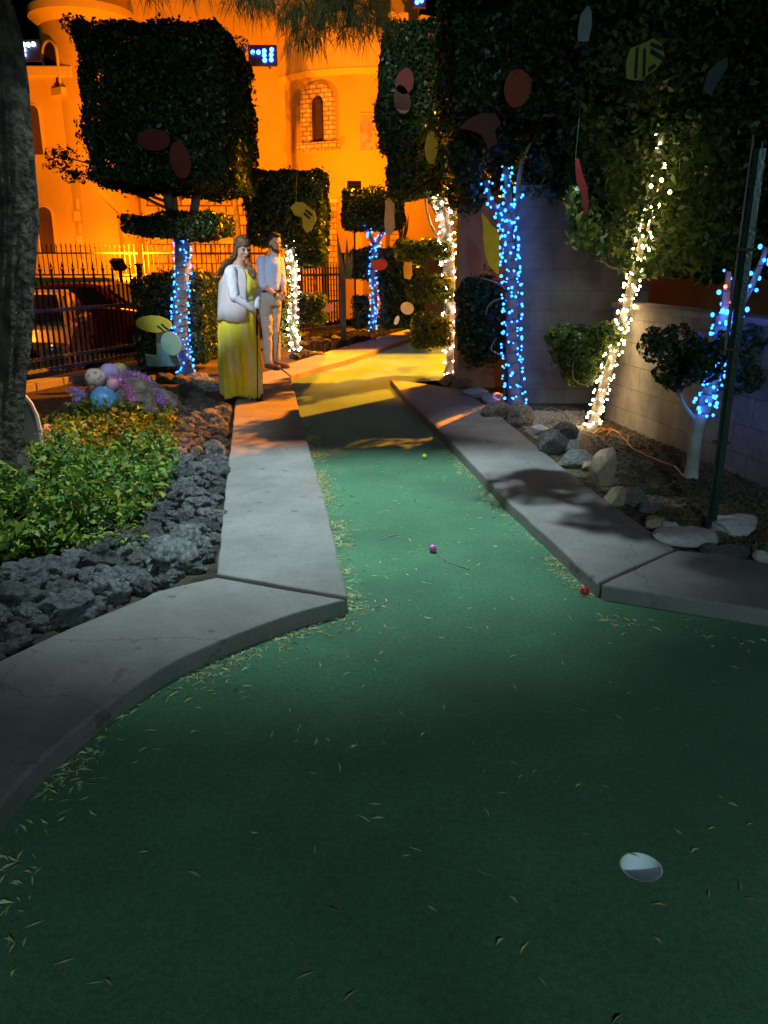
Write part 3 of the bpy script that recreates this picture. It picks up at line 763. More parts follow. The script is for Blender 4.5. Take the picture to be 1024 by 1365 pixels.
# ================================================================== TREES
BW = glow('warm white bulb', (1.0,.70,.33), 50)
BWc = glow('cool white bulb', (1.0,.78,.55), 75)
BB = glow('blue bulb', (.015,.15,1.0), 12)
BR = glow('red bulb', (1.0,.05,.01), 30)
def bulb_mesh(m, r):
    r *= .92
    mb = MB().ell((0,0,0), (r,r,r), 8, 6); me = bpy.data.meshes.new('bulb'); me.from_pydata(mb.v, [], mb.f); me.materials.append(m); return me
def light_string(pts, rads, nb, turns, m, r, label, seed=0, jit=.6, extra=()):
    g = random.Random(seed); k = len(pts)
    base = pts[0]; t = empty('light_string', tuple(base), label, 'string lights', 'light strings wound round the tree trunks')
    me = bulb_mesh(m, r); spiral = []
    seg = [0]
    for i in range(1, k): seg.append(seg[-1]+(pts[i]-pts[i-1]).length)
    L = seg[-1]
    def at(s):
        for i in range(1, k):
            if seg[i] >= s or i == k-1:
                u = (s-seg[i-1])/max(1e-6, seg[i]-seg[i-1]); p = pts[i-1].lerp(pts[i], u); d = (pts[i]-pts[i-1]).normalized()
                rr = lerp(rads[0], rads[1], s/L); a = d.cross(Vector((0,1,0))).normalized(); return p, a, d.cross(a), rr
    n = nb*4
    for i in range(n+1):
        s = L*i/n; p, a, b, rr = at(min(L*.999, s)); th = turns*2*math.pi*i/n+jit*math.sin(i*.7+seed)
        spiral.append(p+a*math.cos(th)*(rr+.008)+b*math.sin(th)*(rr+.008)+Vector((0,0,g.uniform(-.01,.01))))
    MB().tube(spiral, .003, 4, cap=False).build('wire', M['wire'], t)
    for i in range(nb):
        q = spiral[min(n, int(i*4+g.uniform(0,3.9)))]; c, a, b, rr = at(L*i/nb); off = (q-c).normalized()*(r*.8+g.uniform(0,.012))
        o = bpy.data.objects.new('bulb', me); C.objects.link(o); o.parent = t; o.location = tuple(q+off+Vector((0,0,g.uniform(-.02,.02)))-base); k_ = g.choice([.7,.85,1,1,1.2,1.35]); o.scale = (k_,k_,k_*g.uniform(1,1.25))
    for (mm, pxy) in extra:
        o = bpy.data.objects.new('bulb', bulb_mesh(mm, r*1.2)); C.objects.link(o); o.parent = t; q = P(*pxy); o.location = tuple(q-base)
    return t
def two_strings(pts, rads, nb, turns, m, r, what, seed):
    k = len(pts)//2; mid = lerp(rads[0], rads[1], .5)
    light_string(pts[:k+1], (rads[0], mid), nb, turns, m, r, what.replace('light string', 'light string, lower half,'), seed)
    light_string(pts[k:], (mid, rads[1]), nb, turns, m, r, what.replace('light string', 'light string, upper half,'), seed+50)
G_TOP = 'topiary trees along the course'
def tree(px, py, Y, z, label, cat='tree', group=G_TOP, name='topiary_tree'):
    b = P(px, py, Y); return empty(name, (b.x, Y, z), label, cat, group)
# ---- A: great square crown
YA = 10.7
tA = tree(245,500,YA,.03,'tall topiary tree with a huge square dark crown and a blue-lit trunk')
pA = trunk(tA, [(249,500),(244,470),(240,420),(243,370),(243,316)], YA, .10, .085, M['bark_grey'])
trunk(tA, [(241,325),(232,300),(224,262),(222,225)], YA, .07, .045, M['bark_grey'], 'limb')
trunk(tA, [(247,325),(256,295),(263,255),(268,215)], YA, .07, .045, M['bark_grey'], 'limb')
crown_box(tA, (102,22), (341,264), YA, 2.2, .055, 42000, 1)
crown_box(tA, (156,284), (314,317), YA, 1.5, .05, 9000, 2)
crown_box(tA, (176,366), (292,488), YA+.55, .9, .05, 11000, 3)
crown_blob(tA, [(262,400,66,86,YA+.12,.35),(258,455,58,60,YA+.15,.35)], .05, 1100, 33, core=0)
two_strings(pA, (.10,.085), 92, 10, BB, 0.0115, 'blue light string round the trunk under the huge square crown', 3)
# ---- B
YB = 12.8
tB = tree(395,468,YB,.03,'mid-sized square-crowned topiary tree with white lights, just behind the man')
pB = trunk(tB, [(394,468),(390,430),(392,395),(391,355),(386,320),(384,285)], YB, .06, .05, M['bark_grey'])
crown_box(tB, (323,223), (441,330), YB+.2, 1.3, .055, 12000, 4)
crown_box(tB, (393,328), (437,356), YB, .6, .05, 2200, 5)
crown_box(tB, (397,391), (438,432), YB, .6, .05, 2600, 6)
crown_blob(tB, [(372,350,44,40,YB-.1,.3),(378,395,34,60,YB-.15,.3),(380,440,40,50,YB-.1,.3),(395,300,50,40,YB-.3,.3)], .05, 1500, 7, m=M['leaf_bulb_lit'], core=0)
two_strings(pB, (.062,.052), 66, 9, BWc, 0.013, 'white light string round the trunk right behind the man', 5)
# ---- C
YC_ = 15.5
tC = tree(497,440,YC_,.03,'small far topiary tree with a low square crown and blue lights')
pC = trunk(tC, [(497,440),(499,400),(497,365),(499,335),(500,325)], YC_, .055, .045, M['bark_grey'])
pc1 = trunk(tC, [(500,330),(494,315),(489,300)], YC_, .035, .03, M['bark_grey'], 'limb')
pc2 = trunk(tC, [(500,330),(507,316),(514,304)], YC_, .035, .03, M['bark_grey'], 'limb')
crown_box(tC, (453,249), (540,308), YC_+.2, 1.3, .06, 7000, 8)
crown_box(tC, (466,331), (548,374), YC_+.35, .7, .055, 5000, 9)
light_string(pC, (.057,.047), 84, 12, BB, .0145, 'blue light string on the small far tree at the end of the green', 8)
light_string(pc1[:6]+pc1[6:], (.037,.03), 9, 2, BB, .0155, 'blue light string on the left limb of the small far tree', 9)
light_string(pc2, (.037,.03), 9, 2, BB, .0155, 'blue light string on the right limb of the small far tree', 10)
hd = tree(520,430,15.6,.03,'dark rounded hedge beneath the small far tree', 'hedge', None, 'hedge'); crown_box(hd, (505,352), (566,440), 15.9, .9, .06, 5000, 10, 'foliage')
hd2 = tree(480,440,15.2,.03,'low dark hedge left of the small far trunk', 'hedge', None, 'hedge'); crown_box(hd2, (470,392), (492,440), 15.9, .6, .06, 1600, 12, 'foliage')
hd3 = tree(520,345,17.2,.03,'clipped hedge band in front of the orange castle, behind the small far tree', 'hedge', None, 'hedge'); crown_box(hd3, (528,321), (604,347), 17.2, .7, .06, 4000, 11, 'foliage')
MB().box((P(574,390,17.8).x, 17.9, .55), (1.15,.2,2.1)).build('garden_wall', M['pillar'], label='short brown wall between the far hedge and the white-lit tree', cat='wall')
# ---- D
YD = 10.9
tD = tree(603,500,YD,.045,'tall narrow topiary tree with three clipped tiers and a white-lit trunk')
pD = trunk(tD, [(604,498),(603,460),(600,405),(598,350),(594,300),(587,255),(582,215)], YD, .085, .06, M['bark_grey'])
trunk(tD, [(590,300),(572,262),(560,225)], YD, .03, .018, M['wood'], 'limb'); trunk(tD, [(594,330),(575,300),(566,262)], YD, .02, .01, M['wood'], 'limb')
crown_box(tD, (506,26), (596,210), YD, 1.0, .055, 15000, 13)
crown_box(tD, (519,190), (600,268), YD, .9, .055, 7000, 14)
crown_box(tD, (528,322), (600,346), YD, .6, .05, 2600, 15, m=M['leaf_bulb_lit'])
crown_box(tD, (547,369), (602,401), YD-.05, .55, .05, 2600, 16, m=M['leaf_bulb_lit'])
crown_box(tD, (549,419), (604,464), YD-.1, .6, .05, 3400, 17, m=M['leaf_bulb_lit'])
crown_blob(tD, [(560,385,40,34,YD-.1,.4),(570,450,50,34,YD-.2,.4),(615,300,30,60,YD,.3),(602,262,60,60,YD,.6)], .05, 1500, 18, core=0)
two_strings(pD, (.10,.075), 94, 9, BWc, .0105, 'white light string round the tall narrow tree beside the brown pillar', 12)
# ---- E
YE = 8.6
tE = tree(687,545,YE-.2,.045,'large dark-crowned tree with a forked blue-lit trunk beside the pillar')
pE = trunk(tE, [(688,542),(684,500),(682,450),(683,400),(680,350),(677,310),(672,275)], YE-.35, .062, .05, M['bark_grey'])
pe1 = trunk(tE, [(676,312),(664,285),(653,262),(648,240)], YE-.35, .035, .022, M['bark_grey'], 'limb')
pe2 = trunk(tE, [(676,300),(678,262),(674,222)], YE-.35, .04, .025, M['bark_grey'], 'limb')
pe3 = trunk(tE, [(678,310),(688,276),(692,240),(700,205),(716,180)], YE-.35, .032, .012, M['bark_grey'], 'limb')
trunk(tE, [(680,390),(664,378),(640,370)], YE-.35, .012, .005, M['bark_grey'], 'limb'); trunk(tE, [(684,400),(668,398),(652,406),(648,420)], YE-.35, .010, .005, M['bark_grey'], 'limb')
trunk(tE, [(686,495),(672,476),(655,466),(662,450)], YE-.35, .012, .004, M['bark_grey'], 'limb'); trunk(tE, [(706,262),(726,238),(745,205)], YE-.3, .010, .005, M['bark_grey'], 'limb')
crown_box(tE, (583,-90), (768,185), YE+.1, 1.8, .055, 30000, 19)
crown_blob(tE, [(618,205,80,120,YE-.1,1.2),(660,185,90,80,YE,1.3),(728,205,90,110,YE-.2,1.0),(625,255,50,60,YE,.6),(742,240,50,60,YE-.2,.4),(672,225,60,70,YE+.5,.5),(700,240,70,70,YE+.6,.5),(728,232,120,95,YE+.0,.7),(790,225,120,120,YE+.0,.7),(652,240,120,80,YE+1.0,.6),(625,268,40,30,YE+.95,.4),(606,262,36,40,YE+1.0,.4)], .055, 6500, 20, core=.55)
crown_blob(tE, [(646,430,76,120,YE+.25,.6),(630,395,46,50,YE+.2,.5)], .05, 5000, 21, core=.6)
two_strings(pE, (.085,.07), 98, 10, BB, 0.011, 'blue light string round the trunk beside the brown pillar', 15)
light_string(pe1, (.038,.026), 24, 5, BB, .011, 'blue light string on the left fork beside the yellow cutout', 16)
light_string(pe2, (.042,.028), 34, 6, BB, .011, 'blue light string on the tallest fork under the dark crown', 17)
light_string(pe3[:12], (.035,.028), 9, 2, BB, .0135, 'blue light string on the right fork by the block wall', 18)
# ---- F
YF = 7.1
tF = tree(786,580,YF,.045,'big leafy tree with a leaning white-lit trunk in front of the block walls')
pF = trunk(tF, [(785,582,7.0),(799,532,7.02),(815,480,7.05),(833,420,7.1),(846,360,7.1),(862,300,7.1),(876,235,7.1),(884,170,7.1)], YF, .042, .028, M['bark_grey'])
trunk(tF, [(834,366),(822,340),(812,322)], YF, .012, .007, M['wood'], 'limb'); trunk(tF, [(846,372),(872,366),(888,354)], YF, .012, .006, M['wood'], 'limb')
trunk(tF, [(846,362),(862,358),(868,355)], YF, .008, .005, M['wood'], 'limb'); trunk(tF, [(838,360),(815,356),(803,348)], YF, .008, .005, M['wood'], 'limb')
trunk(tF, [(795,500),(780,512),(765,505),(766,480),(785,460)], 7.0, .006, .005, M['wood'], 'limb')
crown_blob(tF, [(860,60,320,260,YF+.5,2.2),(960,200,230,280,YF+.5,1.8),(860,200,190,160,YF+.6,1.0),(1060,130,160,420,YF+.4,1.8),
   (775,170,60,90,YF+.3,.6),(790,235,75,80,YF+.25,.6),(800,285,80,70,YF+.15,.6),(838,300,90,70,YF+.35,.6),(880,310,110,70,YF+.4,.6),(925,300,100,80,YF+.35,.6),(965,335,90,80,YF+.2,.6),(1005,330,80,90,YF+.2,.6),(905,350,70,40,YF+.1,.4),(945,365,50,34,YF+.1,.3)], .062, 32000, 22, core=.66, depth=.45, m=M['leaf_mid'])
crown_blob(tF, [(778,300,56,70,YF-.1,.4),(806,325,60,44,YF-.12,.35),(770,262,36,50,YF-.1,.3),(905,260,150,170,YF-.2,.5),(845,250,80,90,YF-.25,.4),(872,352,130,36,YF-.15,.3),(950,330,90,80,YF-.25,.35),(830,345,60,24,YF-.1,.25)], .07, 2300, 23, m=M['leaf_bulb_lit'], core=0, depth=.85)
crown_blob(tF, [(772,468,72,66,YF,.35),(752,452,48,36,YF,.28),(808,448,48,40,YF,.3),(775,500,50,30,YF,.25)], .05, 2000, 24, m=M['leaf_bulb_lit'], core=.4)
shade_boughs = MB()  # unseen boughs added above the view to shade the right kerb
for i_, (c_, r_) in enumerate([((-.02,5.22,3.42),(.15,.16,.07)), ((.12,4.98,3.42),(.15,.15,.07)), ((.36,4.75,3.4),(.22,.14,.07)), ((.40,5.3,3.45),(.25,.2,.09)), ((-.02,5.9,3.5),(.12,.10,.05)), ((.8,5.8,3.5),(.3,.3,.1)), ((1.6,6.4,3.6),(.4,.4,.15))]):
    shade_boughs.npadd(*ell_leaves(c_, r_, int(520*r_[0]/.2), .06, 80+i_, depth=1.0))
shade_boughs.build('crown', M['leaf'], tF)
MB().tube([(2.3,7.0,3.5),(1.7,6.4,3.55),(.8,5.8,3.5),(.3,5.2,3.45),(-.05,5.15,3.42)], [.03,.024,.016,.010,.005], 6).build('limb', M['bark_grey'], tF)  # unseen limb added to carry the shading boughs
MB().tube([(.3,5.2,3.45),(.25,4.95,3.43),(.4,4.7,3.4)], [.010,.008,.005], 6).build('limb', M['bark_grey'], tF)
two_strings(pF[:34], (.050,.040), 98, 10, BW, .0088, 'warm white light string round the leaning trunk by the low wall', 21)
light_string(pF[33:], (.040,.030), 16, 3, BW, .0125, 'warm white light string high among the leaves of the leaning tree', 22, extra=[(BW,(868,248,6.6)),(BW,(882,240,6.6)),(BW,(893,256,6.6))])
# ---- G
YG = 5.4
tG = tree(921,645,YG,.045,'small tree with whitewashed base and blue lights beside the green metal post')
pG = trunk(tG, [(919,645),(925,605),(930,570),(942,535),(952,500),(960,455),(964,420)], YG, .05, .035, M['bark_white'])
pg1 = trunk(tG, [(964,425),(968,395),(972,362)], YG, .025, .014, M['bark_white'], 'limb')
pg2 = trunk(tG, [(960,450),(985,410),(1005,375),(1022,330)], YG, .025, .015, M['bark_white'], 'limb')
trunk(tG, [(932,565),(912,540),(902,512),(895,480)], YG, .018, .008, M['bark_white'], 'limb')
crown_blob(tG, [(898,462,76,58,YG-.12,.35),(945,485,50,50,YG-.2,.15),(968,460,36,44,YG-.2,.12),(925,480,60,60,YG,.35),(900,500,60,44,YG-.05,.3),(870,458,34,44,YG,.2),(1000,455,60,46,YG+.05,.3),(990,500,56,50,YG,.3)], .042, 2600, 25, core=.35, depth=.5)
light_string(pG[15:], (.048,.038), 84, 10, BB, .0100, 'blue light string round the small tree beside the green metal post', 25, extra=[(BR,(967,382,5.25)),(BR,(975,403,5.25))])
light_string(pg2, (.028,.018), 22, 4, BB, .0125, 'blue light string on the limb cut by the right side of the view', 26)
light_string(pg1, (.028,.018), 6, 2, BB, .0125, 'blue light string on the upright limb behind the green metal post', 27)
# green steel post
p = G(946,706,.045); post = empty('metal_post', (p.x, p.y, .045), 'tall dark green metal post standing in the mulch near the right kerb', 'post')
zt = 2.02
MB().slab([(p.x-.030,p.y-.014,0),(p.x-.022,p.y-.022,0),(p.x+.003,p.y+.001,0),(p.x+.030,p.y-.010,0),(p.x+.032,p.y+.0,0),(p.x+.003,p.y+.015,0)], (.0,.0,zt)).build('shaft', mat('green painted steel', (.010,.024,.017), .3, (.025,.05,.038), 7, .2, 60, spec=.6), post)
for dx_, hh_ in ((-.030,.05),(.018,.02)):
    MB().slab([(p.x+dx_-.006,p.y+.022,zt-1.0),(p.x+dx_+.010,p.y+.022,zt-1.0),(p.x+dx_+.008,p.y+.022,zt+hh_),(p.x+dx_,p.y+.022,zt+hh_+.02)], (0,.010,0)).build('splint', M['rail'], post)
for k in range(3):
    MB().box((p.x,p.y,.55+k*.5), (.075,.055,.012)).build('tie', M['wire'], post)
# green stake beside the blue trunk
q = G(673,535,.045); MB().tube([(q.x,q.y,-.02),(q.x,q.y,.62)], .016, 8).build('plant_stake', mat('green stake', (.05,.16,.07), .6), label='green stake beside the foot of the blue-lit trunk near the pillar', cat='stake')

# ---- big pine at the left
q0 = G(-2,662,.03)
tP = empty('pine_tree', (q0.x, q0.y, .03), 'big rough-barked pine whose trunk fills the left side and branches hang overhead', 'tree')
YP = q0.y
pts = pathpts([(-6,700),(-8,640),(-14,560),(-8,460),(0,300),(-6,170),(-22,60),(-40,-20),(-60,-140),(-60,-300)], YP, 4); rad = []
pts = [Vector((p_.x, YP+.03*math.sin(p_.z), p_.z)) for p_ in pts]
for p_ in pts: rad.append(.195*(1-.025*p_.z)+.16*math.exp(-max(0,p_.z+.05)/.14))
NP_ = len(pts)
vs = []; fs = []; n = 96
for i, (pp_, r_) in enumerate(zip(pts, rad)):
    for j in range(n):
        th = 2*math.pi*j/n
        q = Vector((math.cos(th)*2.2, math.sin(th)*2.2, pp_.z*.55))
        rg = abs(noise.noise(q*2.4+Vector((0,0,5))))+.5*abs(noise.noise(q*5.5))
        lob = .10*math.cos(5*th+1)*math.exp(-max(0,pp_.z)/.3)
        rr = r_*(1+lob+.20*(rg-.25)); vs.append((pp_.x+rr*math.cos(th), pp_.y+rr*math.sin(th), pp_.z))
for i in range(NP_-1):
    for j in range(n): fs.append((i*n+j, i*n+(j+1)%n, (i+1)*n+(j+1)%n, (i+1)*n+j))
MB().add(vs, fs).build('trunk', M['bark_pine'], tP, smooth=True)
def needle_cluster(cs, n, L, seed, droop=1.2):
    g = np.random.default_rng(seed); cs = np.array(cs); k = g.integers(0, len(cs), n)
    c = cs[k]+g.normal(0, .035, (n,3)); d = g.normal(0, 1, (n,3)); d[:,2] -= droop; d /= np.linalg.norm(d, axis=1)[:,None]
    l = L*g.uniform(.6,1.2,n)[:,None]; s = g.normal(0,1,(n,3)); s -= d*np.sum(s*d,axis=1)[:,None]; s /= np.linalg.norm(s,axis=1)[:,None]
    w = .0035
    sag = np.zeros((n,3)); sag[:,2] = -.25
    m1 = c+d*l*.5; e = c+(d+sag)*l
    V = np.stack([c, m1+s*w, e, m1-s*w], axis=1).reshape(-1,3); return V, np.arange(n*4).reshape(-1,4)
br = [ [(20,-90,5.3),(140,-80,6.2),(260,-50,7.2),(380,-22,7.9),(470,0,8.2),(503,24,8.3)],
       [(20,-150,5.3),(200,-100,6.6),(330,-45,7.5),(400,-8,7.8),(418,36,7.9)],
       [(20,-120,5.3),(120,-70,6.6),(200,-40,7.6),(290,-22,8.2),(340,-8,8.4)] ]
tips = []
for b_ in br:
    pp_ = pathpts(b_, 7.5, 5)
    MB().tube(pp_, [lerp(.035,.004,i/(len(pp_)-1)) for i in range(len(pp_))], 6).build('branch', M['bark_pine'], tP)
    for i, w_ in enumerate(pp_):
        if i < 16: continue
        for k in range(3):
            tips.append(w_+Vector((rnd.gauss(0,.13), rnd.gauss(0,.16), rnd.gauss(-.02,.05))))
for (a_, b_, n_) in [((345,-20),(500,4),22),((372,4),(455,34),15),((190,-26),(335,-8),18),((482,0),(506,34),9),((388,34),(425,62),7),((455,18),(484,52),7),((345,-5),(372,22),6)]:
    for k in range(n_):
        tips.append(P(rnd.uniform(a_[0],b_[0]), rnd.uniform(a_[1],b_[1])-8, rnd.uniform(7.6,8.6)))
MB().npadd(*needle_cluster(tips, 3300, .19, 4, 1.3)).build('crown', M['needle'], tP)
# ---- thin street trees before the castle: their branches show against it and shade the wall
for i, (px, Y, bl, lb_) in enumerate([
   (243, 21.5, [(82,208,44,26),(100,232,40,26),(95,36,30,34),(70,222,22,14),(130,180,60,70),(130,60,50,50)], 'thin street tree whose branches poke out left of the huge square crown'),
   (322, 25.6, [(322,120,34,60),(325,165,34,60),(318,205,34,40),(320,70,34,40)], 'thin street tree against the castle wall, mostly hidden by the huge square crown')]):
    b0 = P(px, 400, Y); ts = empty('street_tree', (b0.x, Y, -.45), lb_, 'tree', 'street trees before the castle')
    top = P(px, 60, Y)
    MB().tube([(b0.x,Y,-.5),(b0.x+.05,Y,1.5),(b0.x-.05,Y,3.5),(b0.x,Y,top.z)], [.13,.10,.08,.03], 8).build('trunk', M['bark_grey'], ts)
    for (cx, cy, w, h) in bl:
        e_ = P(cx, cy, Y); zz = max(2.0, e_.z-.9); MB().tube([(b0.x,Y,zz),((b0.x+e_.x)/2,Y,(zz+e_.z)/2+.1),tuple(e_)], [.04,.03,.012], 6).build('limb', M['bark_grey'], ts)
    crown_blob(ts, [(cx,cy,w,h,Y,1.0) for cx,cy,w,h in bl], .11, 1500, 60+i, core=0, depth=.9)

# ---- agaves and spiky leaves at the far end
def agave(px, py, Y, n, h, label, seed, m):
    g = random.Random(seed); b = P(px, py, Y); t = empty('agave', (b.x, Y, b.z), label, 'plant')
    for i in range(n):
        a = g.uniform(-.9,.9); l = h*g.uniform(.7,1.1); w = .028*h/.6; base = b+Vector((a*.08,g.uniform(-.05,.05),0))
        tip = base+Vector((a*l*.22, g.uniform(-.1,.1), l)); mid = base.lerp(tip,.4)+Vector((a*.02,0,0))
        MB().slab([base+Vector((-w*.7,0,0)), base+Vector((w*.7,0,0)), mid+Vector((w,0,0)), tip, mid+Vector((-w,0,0))], (0,.02,0)).build('leaf', m, t)
blade = mat('agave leaf', (.05,.055,.02), .5, (.12,.11,.04), 3)
agave(463,372,14.5,4,.80,'upright spiky agave left of the small far tree',1,blade)
agave(534,322,17.0,5,.5,'spiky agave on the hedge right of the small far tree',2,blade)
agave(362,322,13.6,5,.8,'spiky agave between the woman and the white-lit trunk',3,blade)
MB().box((P(457,370,15.2).x,15.2,.55),(.10,.10,1.75)).build('fence_post', M['iron'], label='thick dark post at the end of the far fence panel', cat='post')

# ================================================================== HANGING CUTOUTS
def oval(w, h, n=26, egg=.0):
    return [((w/2)*math.cos(t)*(1-egg*math.sin(t)), (h/2)*math.sin(t)) for t in [2*math.pi*i/n for i in range(n)]]
paints = {}
def paint(col, r=.6):
    k = tuple(col)
    if k not in paints: paints[k] = mat('painted plywood %d' % len(paints), col, r, tuple(c*.85 for c in col), 8)
    return paints[k]
GC = 'painted plywood spring cutouts hung in the trees'
def cutout(px, py, Y, outline_px, ang, col, label, extra=(), name='plywood_cutout', cat='decoration', yaw=0, group=GC):
    """outline in photo pixels round (px,py)"""
    c = P(px, py, Y); s = S(px, py, Y); t = empty(name, tuple(c), label, cat, group)
    ca, sa = math.cos(R(ang)), math.sin(R(ang)); uy = Vector((math.cos(yaw), math.sin(yaw), 0)); nrm = Vector((math.sin(yaw), -math.cos(yaw), 0))
    def T(o, off=0): return [c+uy*((x*ca-y*sa)*s)+Vector((0,0,(x*sa+y*ca)*s))+nrm*off for x, y in o]
    MB().slab(T(outline_px), -nrm*.012).build('board', paint(col), t)
    top = max(T(outline_px), key=lambda q: q.z)
    if py < 330: MB().tube([top-nrm*.006-Vector((0,0,.01)), top+Vector((.01,.02,.22)), top+Vector((.03,.10,.5))], .0025, 4).build('hanging_wire', M['wire'], t)
    for nm, o, cl in extra: MB().slab(T(o, .001), nrm*.004).build(nm, paint(cl), t)
    return t
cutout(205,186,9.45, oval(44,27), 0, (.20,.035,.025), 'dark red oval wing hanging in the huge square crown')
cutout(240,213,9.45, oval(27,46), 8, (.22,.04,.025), 'dark red upright oval hanging in the huge square crown')
cutout(540,108,10.3, oval(24,32,egg=.15), -15, (.20,.025,.02), 'red egg shape with pale rim, upper one in the tall narrow crown')
cutout(536,133,10.3, oval(22,36,egg=.12), 12, (.10,.03,.02), 'brownish red egg shape, lower one in the tall narrow crown', extra=[('stripe', [(-9,-9),(-6,-15),(2,-17),(8,-13),(3,-14),(-4,-12)], (.3,.22,.17))])
cutout(575,197,10.2, oval(17,40), 0, (.55,.50,.05), 'yellow oval board hanging right of the tall narrow crown')
cutout(690,118,7.5, oval(36,46,egg=-.08), -8, (.36,.05,.015), 'orange-red egg board hung in the large dark crown')
cutout(648,168,7.5, [(-36,-2),(-22,10),(-4,16),(12,14),(20,4),(12,-6),(16,-22),(4,-26),(-6,-10),(-22,-4)], 0, (.16,.032,.015), 'dark red curled cutout hung below the orange-red egg board')
bee = [(-24,-22),(-26,-2),(-22,14),(-10,18),(0,22),(8,26),(20,18),(25,4),(16,-10),(2,-20),(-10,-24)]
cutout(861,80,6.0, bee, 0, (.26,.25,.03), 'yellow and black striped bee cutout high in the leafy right tree', extra=[('stripe', [(-14,-22),(-10,-22),(-11,16),(-15,14)], (.01,.01,.01)),('stripe', [(-3,-21),(1,-19),(-1,12),(-5,15)], (.01,.01,.01)),('stripe', [(4,8),(24,-2),(25,3),(6,14)], (.01,.01,.01)),('stripe', [(3,17),(22,10),(20,16),(5,21)], (.01,.01,.01)),('stripe', [(4,-16),(15,-8),(12,-4),(4,-9)], (.01,.01,.01))])
cutout(653,322,7.9, [(-13,37),(-10,22),(-9,5),(-6,-14),(0,-30),(10,-40),(14,-43),(14,-25),(13,-8),(13,6),(9,16),(2,20),(-4,28)], 0, (.95,.66,.02), 'yellow curved plywood cutout beside the blue-lit forked trunk')
cutout(775,250,6.75, [(-10,36),(-6,36),(0,18),(8,0),(11,-18),(10,-36),(6,-30),(2,-12),(-6,6),(-9,20)], 0, (.24,.018,.022), 'long narrow red cutout hanging in the leafy right tree')
cutout(780,32,6.2, [(-8,-20),(-9,-4),(-6,12),(2,22),(8,14),(9,-4),(6,-20)], 0, (.22,.24,.26), 'small pale cutout hanging at the top of the leafy right tree')
cutout(955,100,6.3, [(-8,-22),(-12,0),(-4,16),(4,24),(10,14),(6,-6),(4,-24)], -20, (.07,.08,.08), 'dull grey cutout deep in the leafy right tree')
cutout(520,290,13.6, [(-6,-22),(-8,-4),(-6,14),(-7,20),(-1,25),(6,17),(6,0),(7,-12),(2,-22)], 0, (.40,.34,.26), 'pale upright rabbit-shaped cutout beside the small far crown', yaw=.2)
cutout(405,283,11.9, [(-18,6),(-10,13),(0,12),(8,6),(14,2),(16,-10),(10,-22),(3,-26),(-2,-18),(-3,-6),(-12,-4)], 0, (.50,.46,.03), 'yellow bird-shaped cutout hung in the crown behind the man', extra=[('stripe', [(4,4),(12,-3),(10,-5),(2,2)], (.02,.02,.02)),('stripe', [(1,0),(9,-7),(7,-9),(-1,-2)], (.02,.02,.02))])
cutout(205,432,9.75, oval(48,22), -4, (.50,.45,.04), 'yellow oval plywood wing beside the blue-lit trunk', extra=[('stripe', [(11,2),(22,-7),(20,-9),(9,0)], (.02,.02,.02)),('stripe', [(6,-1),(17,-10),(15,-11),(4,-3)], (.02,.02,.02))])
cutout(228,458,9.72, oval(26,32), 20, (.25,.42,.30), 'pale teal oval cutout under the yellow wing by the blue-lit trunk')
cutout(543,411,12.5, oval(18,16), -20, (.75,.55,.42), 'pale peach oval cutout low in the far hedge')
cutout(544,356,12.5, [(-4,16),(-1,15),(0,8),(3,15),(6,14),(5,4),(6,-10),(3,-16),(-5,-14),(-6,-2),(-5,6)], 0, (.80,.42,.05), 'small orange rabbit-shaped cutout between the hedge tiers')
cutout(529,427,13.2, oval(6,12), -20, (.6,.6,.6), 'tiny white oval tag in the dark bed at the far end')
cutout(506,353,14.3, oval(22,15), 10, (.45,.06,.04), 'red oval cutout on the hedge at the small far trunk')
cutout(437,412,12.0, [(-7,-3),(-2,5),(4,7),(8,1),(3,-5)], 0, (.62,.13,.05), 'small red bird-like cutout by the far fence panel')
# grey curved board next to the pine trunk
cutout(38,545,5.9, [(-22,-46),(-22,46),(-16,52),(-11,42),(-4,22),(6,8),(12,-10),(14,-30),(13,-46)], 0, (.36,.33,.31), 'grey curved plywood board with pale rim standing behind the pine trunk', extra=[('rim', [(-12,45),(-11,42),(-4,22),(6,8),(12,-10),(14,-30),(13,-46),(10,-46),(10,-30),(8,-10),(3,6),(-7,20),(-14,40)], (.75,.76,.78))], group=None)
# blue-grey painted duck-like board by the trunk
cutout(214,462,10.0, [(-20,-26),(-22,-10),(-6,-12),(-4,22),(4,30),(12,20),(18,6),(22,-14),(26,-26)], 0, (.10,.30,.38), 'blue-green painted board standing against the blue-lit trunk', group=None)

# ================================================================== EGGS, BOULDER, TINSEL
YM = G(160,555,.03).y
sm = S(160,530,YM)
bm_c = P(172,527,YM+.25)
bo = bpy.data.objects.new('boulder', rock_mesh(77, 4, .30, 1.4, 1.0, .09)); C.objects.link(bo); bo.data.materials.append(mat('mossy boulder', (.12,.115,.11), .9, (.30,.27,.23), 5, .9, 18, c3=(.10,.13,.05), c3scale=3, bdist=.03))
bo.location = (bm_c.x, bm_c.y, .10); bo.scale = (62*sm, .36, 40*sm); bo.rotation_euler = (0, R(8), R(-10))
props(bo, 'big grey boulder draped with pink and purple tinsel in the planted bed', 'boulder')
def egg(px, py, w, h, Y, ang, m, label, grp='decorated eggs in the planted bed'):
    c = P(px, py, Y); s = S(px, py, Y)
    mb = MB(); mb.ell((0,0,0), (w*s/2, w*s/2, h*s/2), 28, 18)
    mb.v = [(v[0]*(1-.16*v[2]/(h*s/2)), v[1]*(1-.16*v[2]/(h*s/2)), v[2]) for v in mb.v]
    o = mb.build('easter_egg', m, smooth=True); o.location = c; o.rotation_euler = (R(8), R(ang), 0)
    return props(o, label, 'egg', grp)
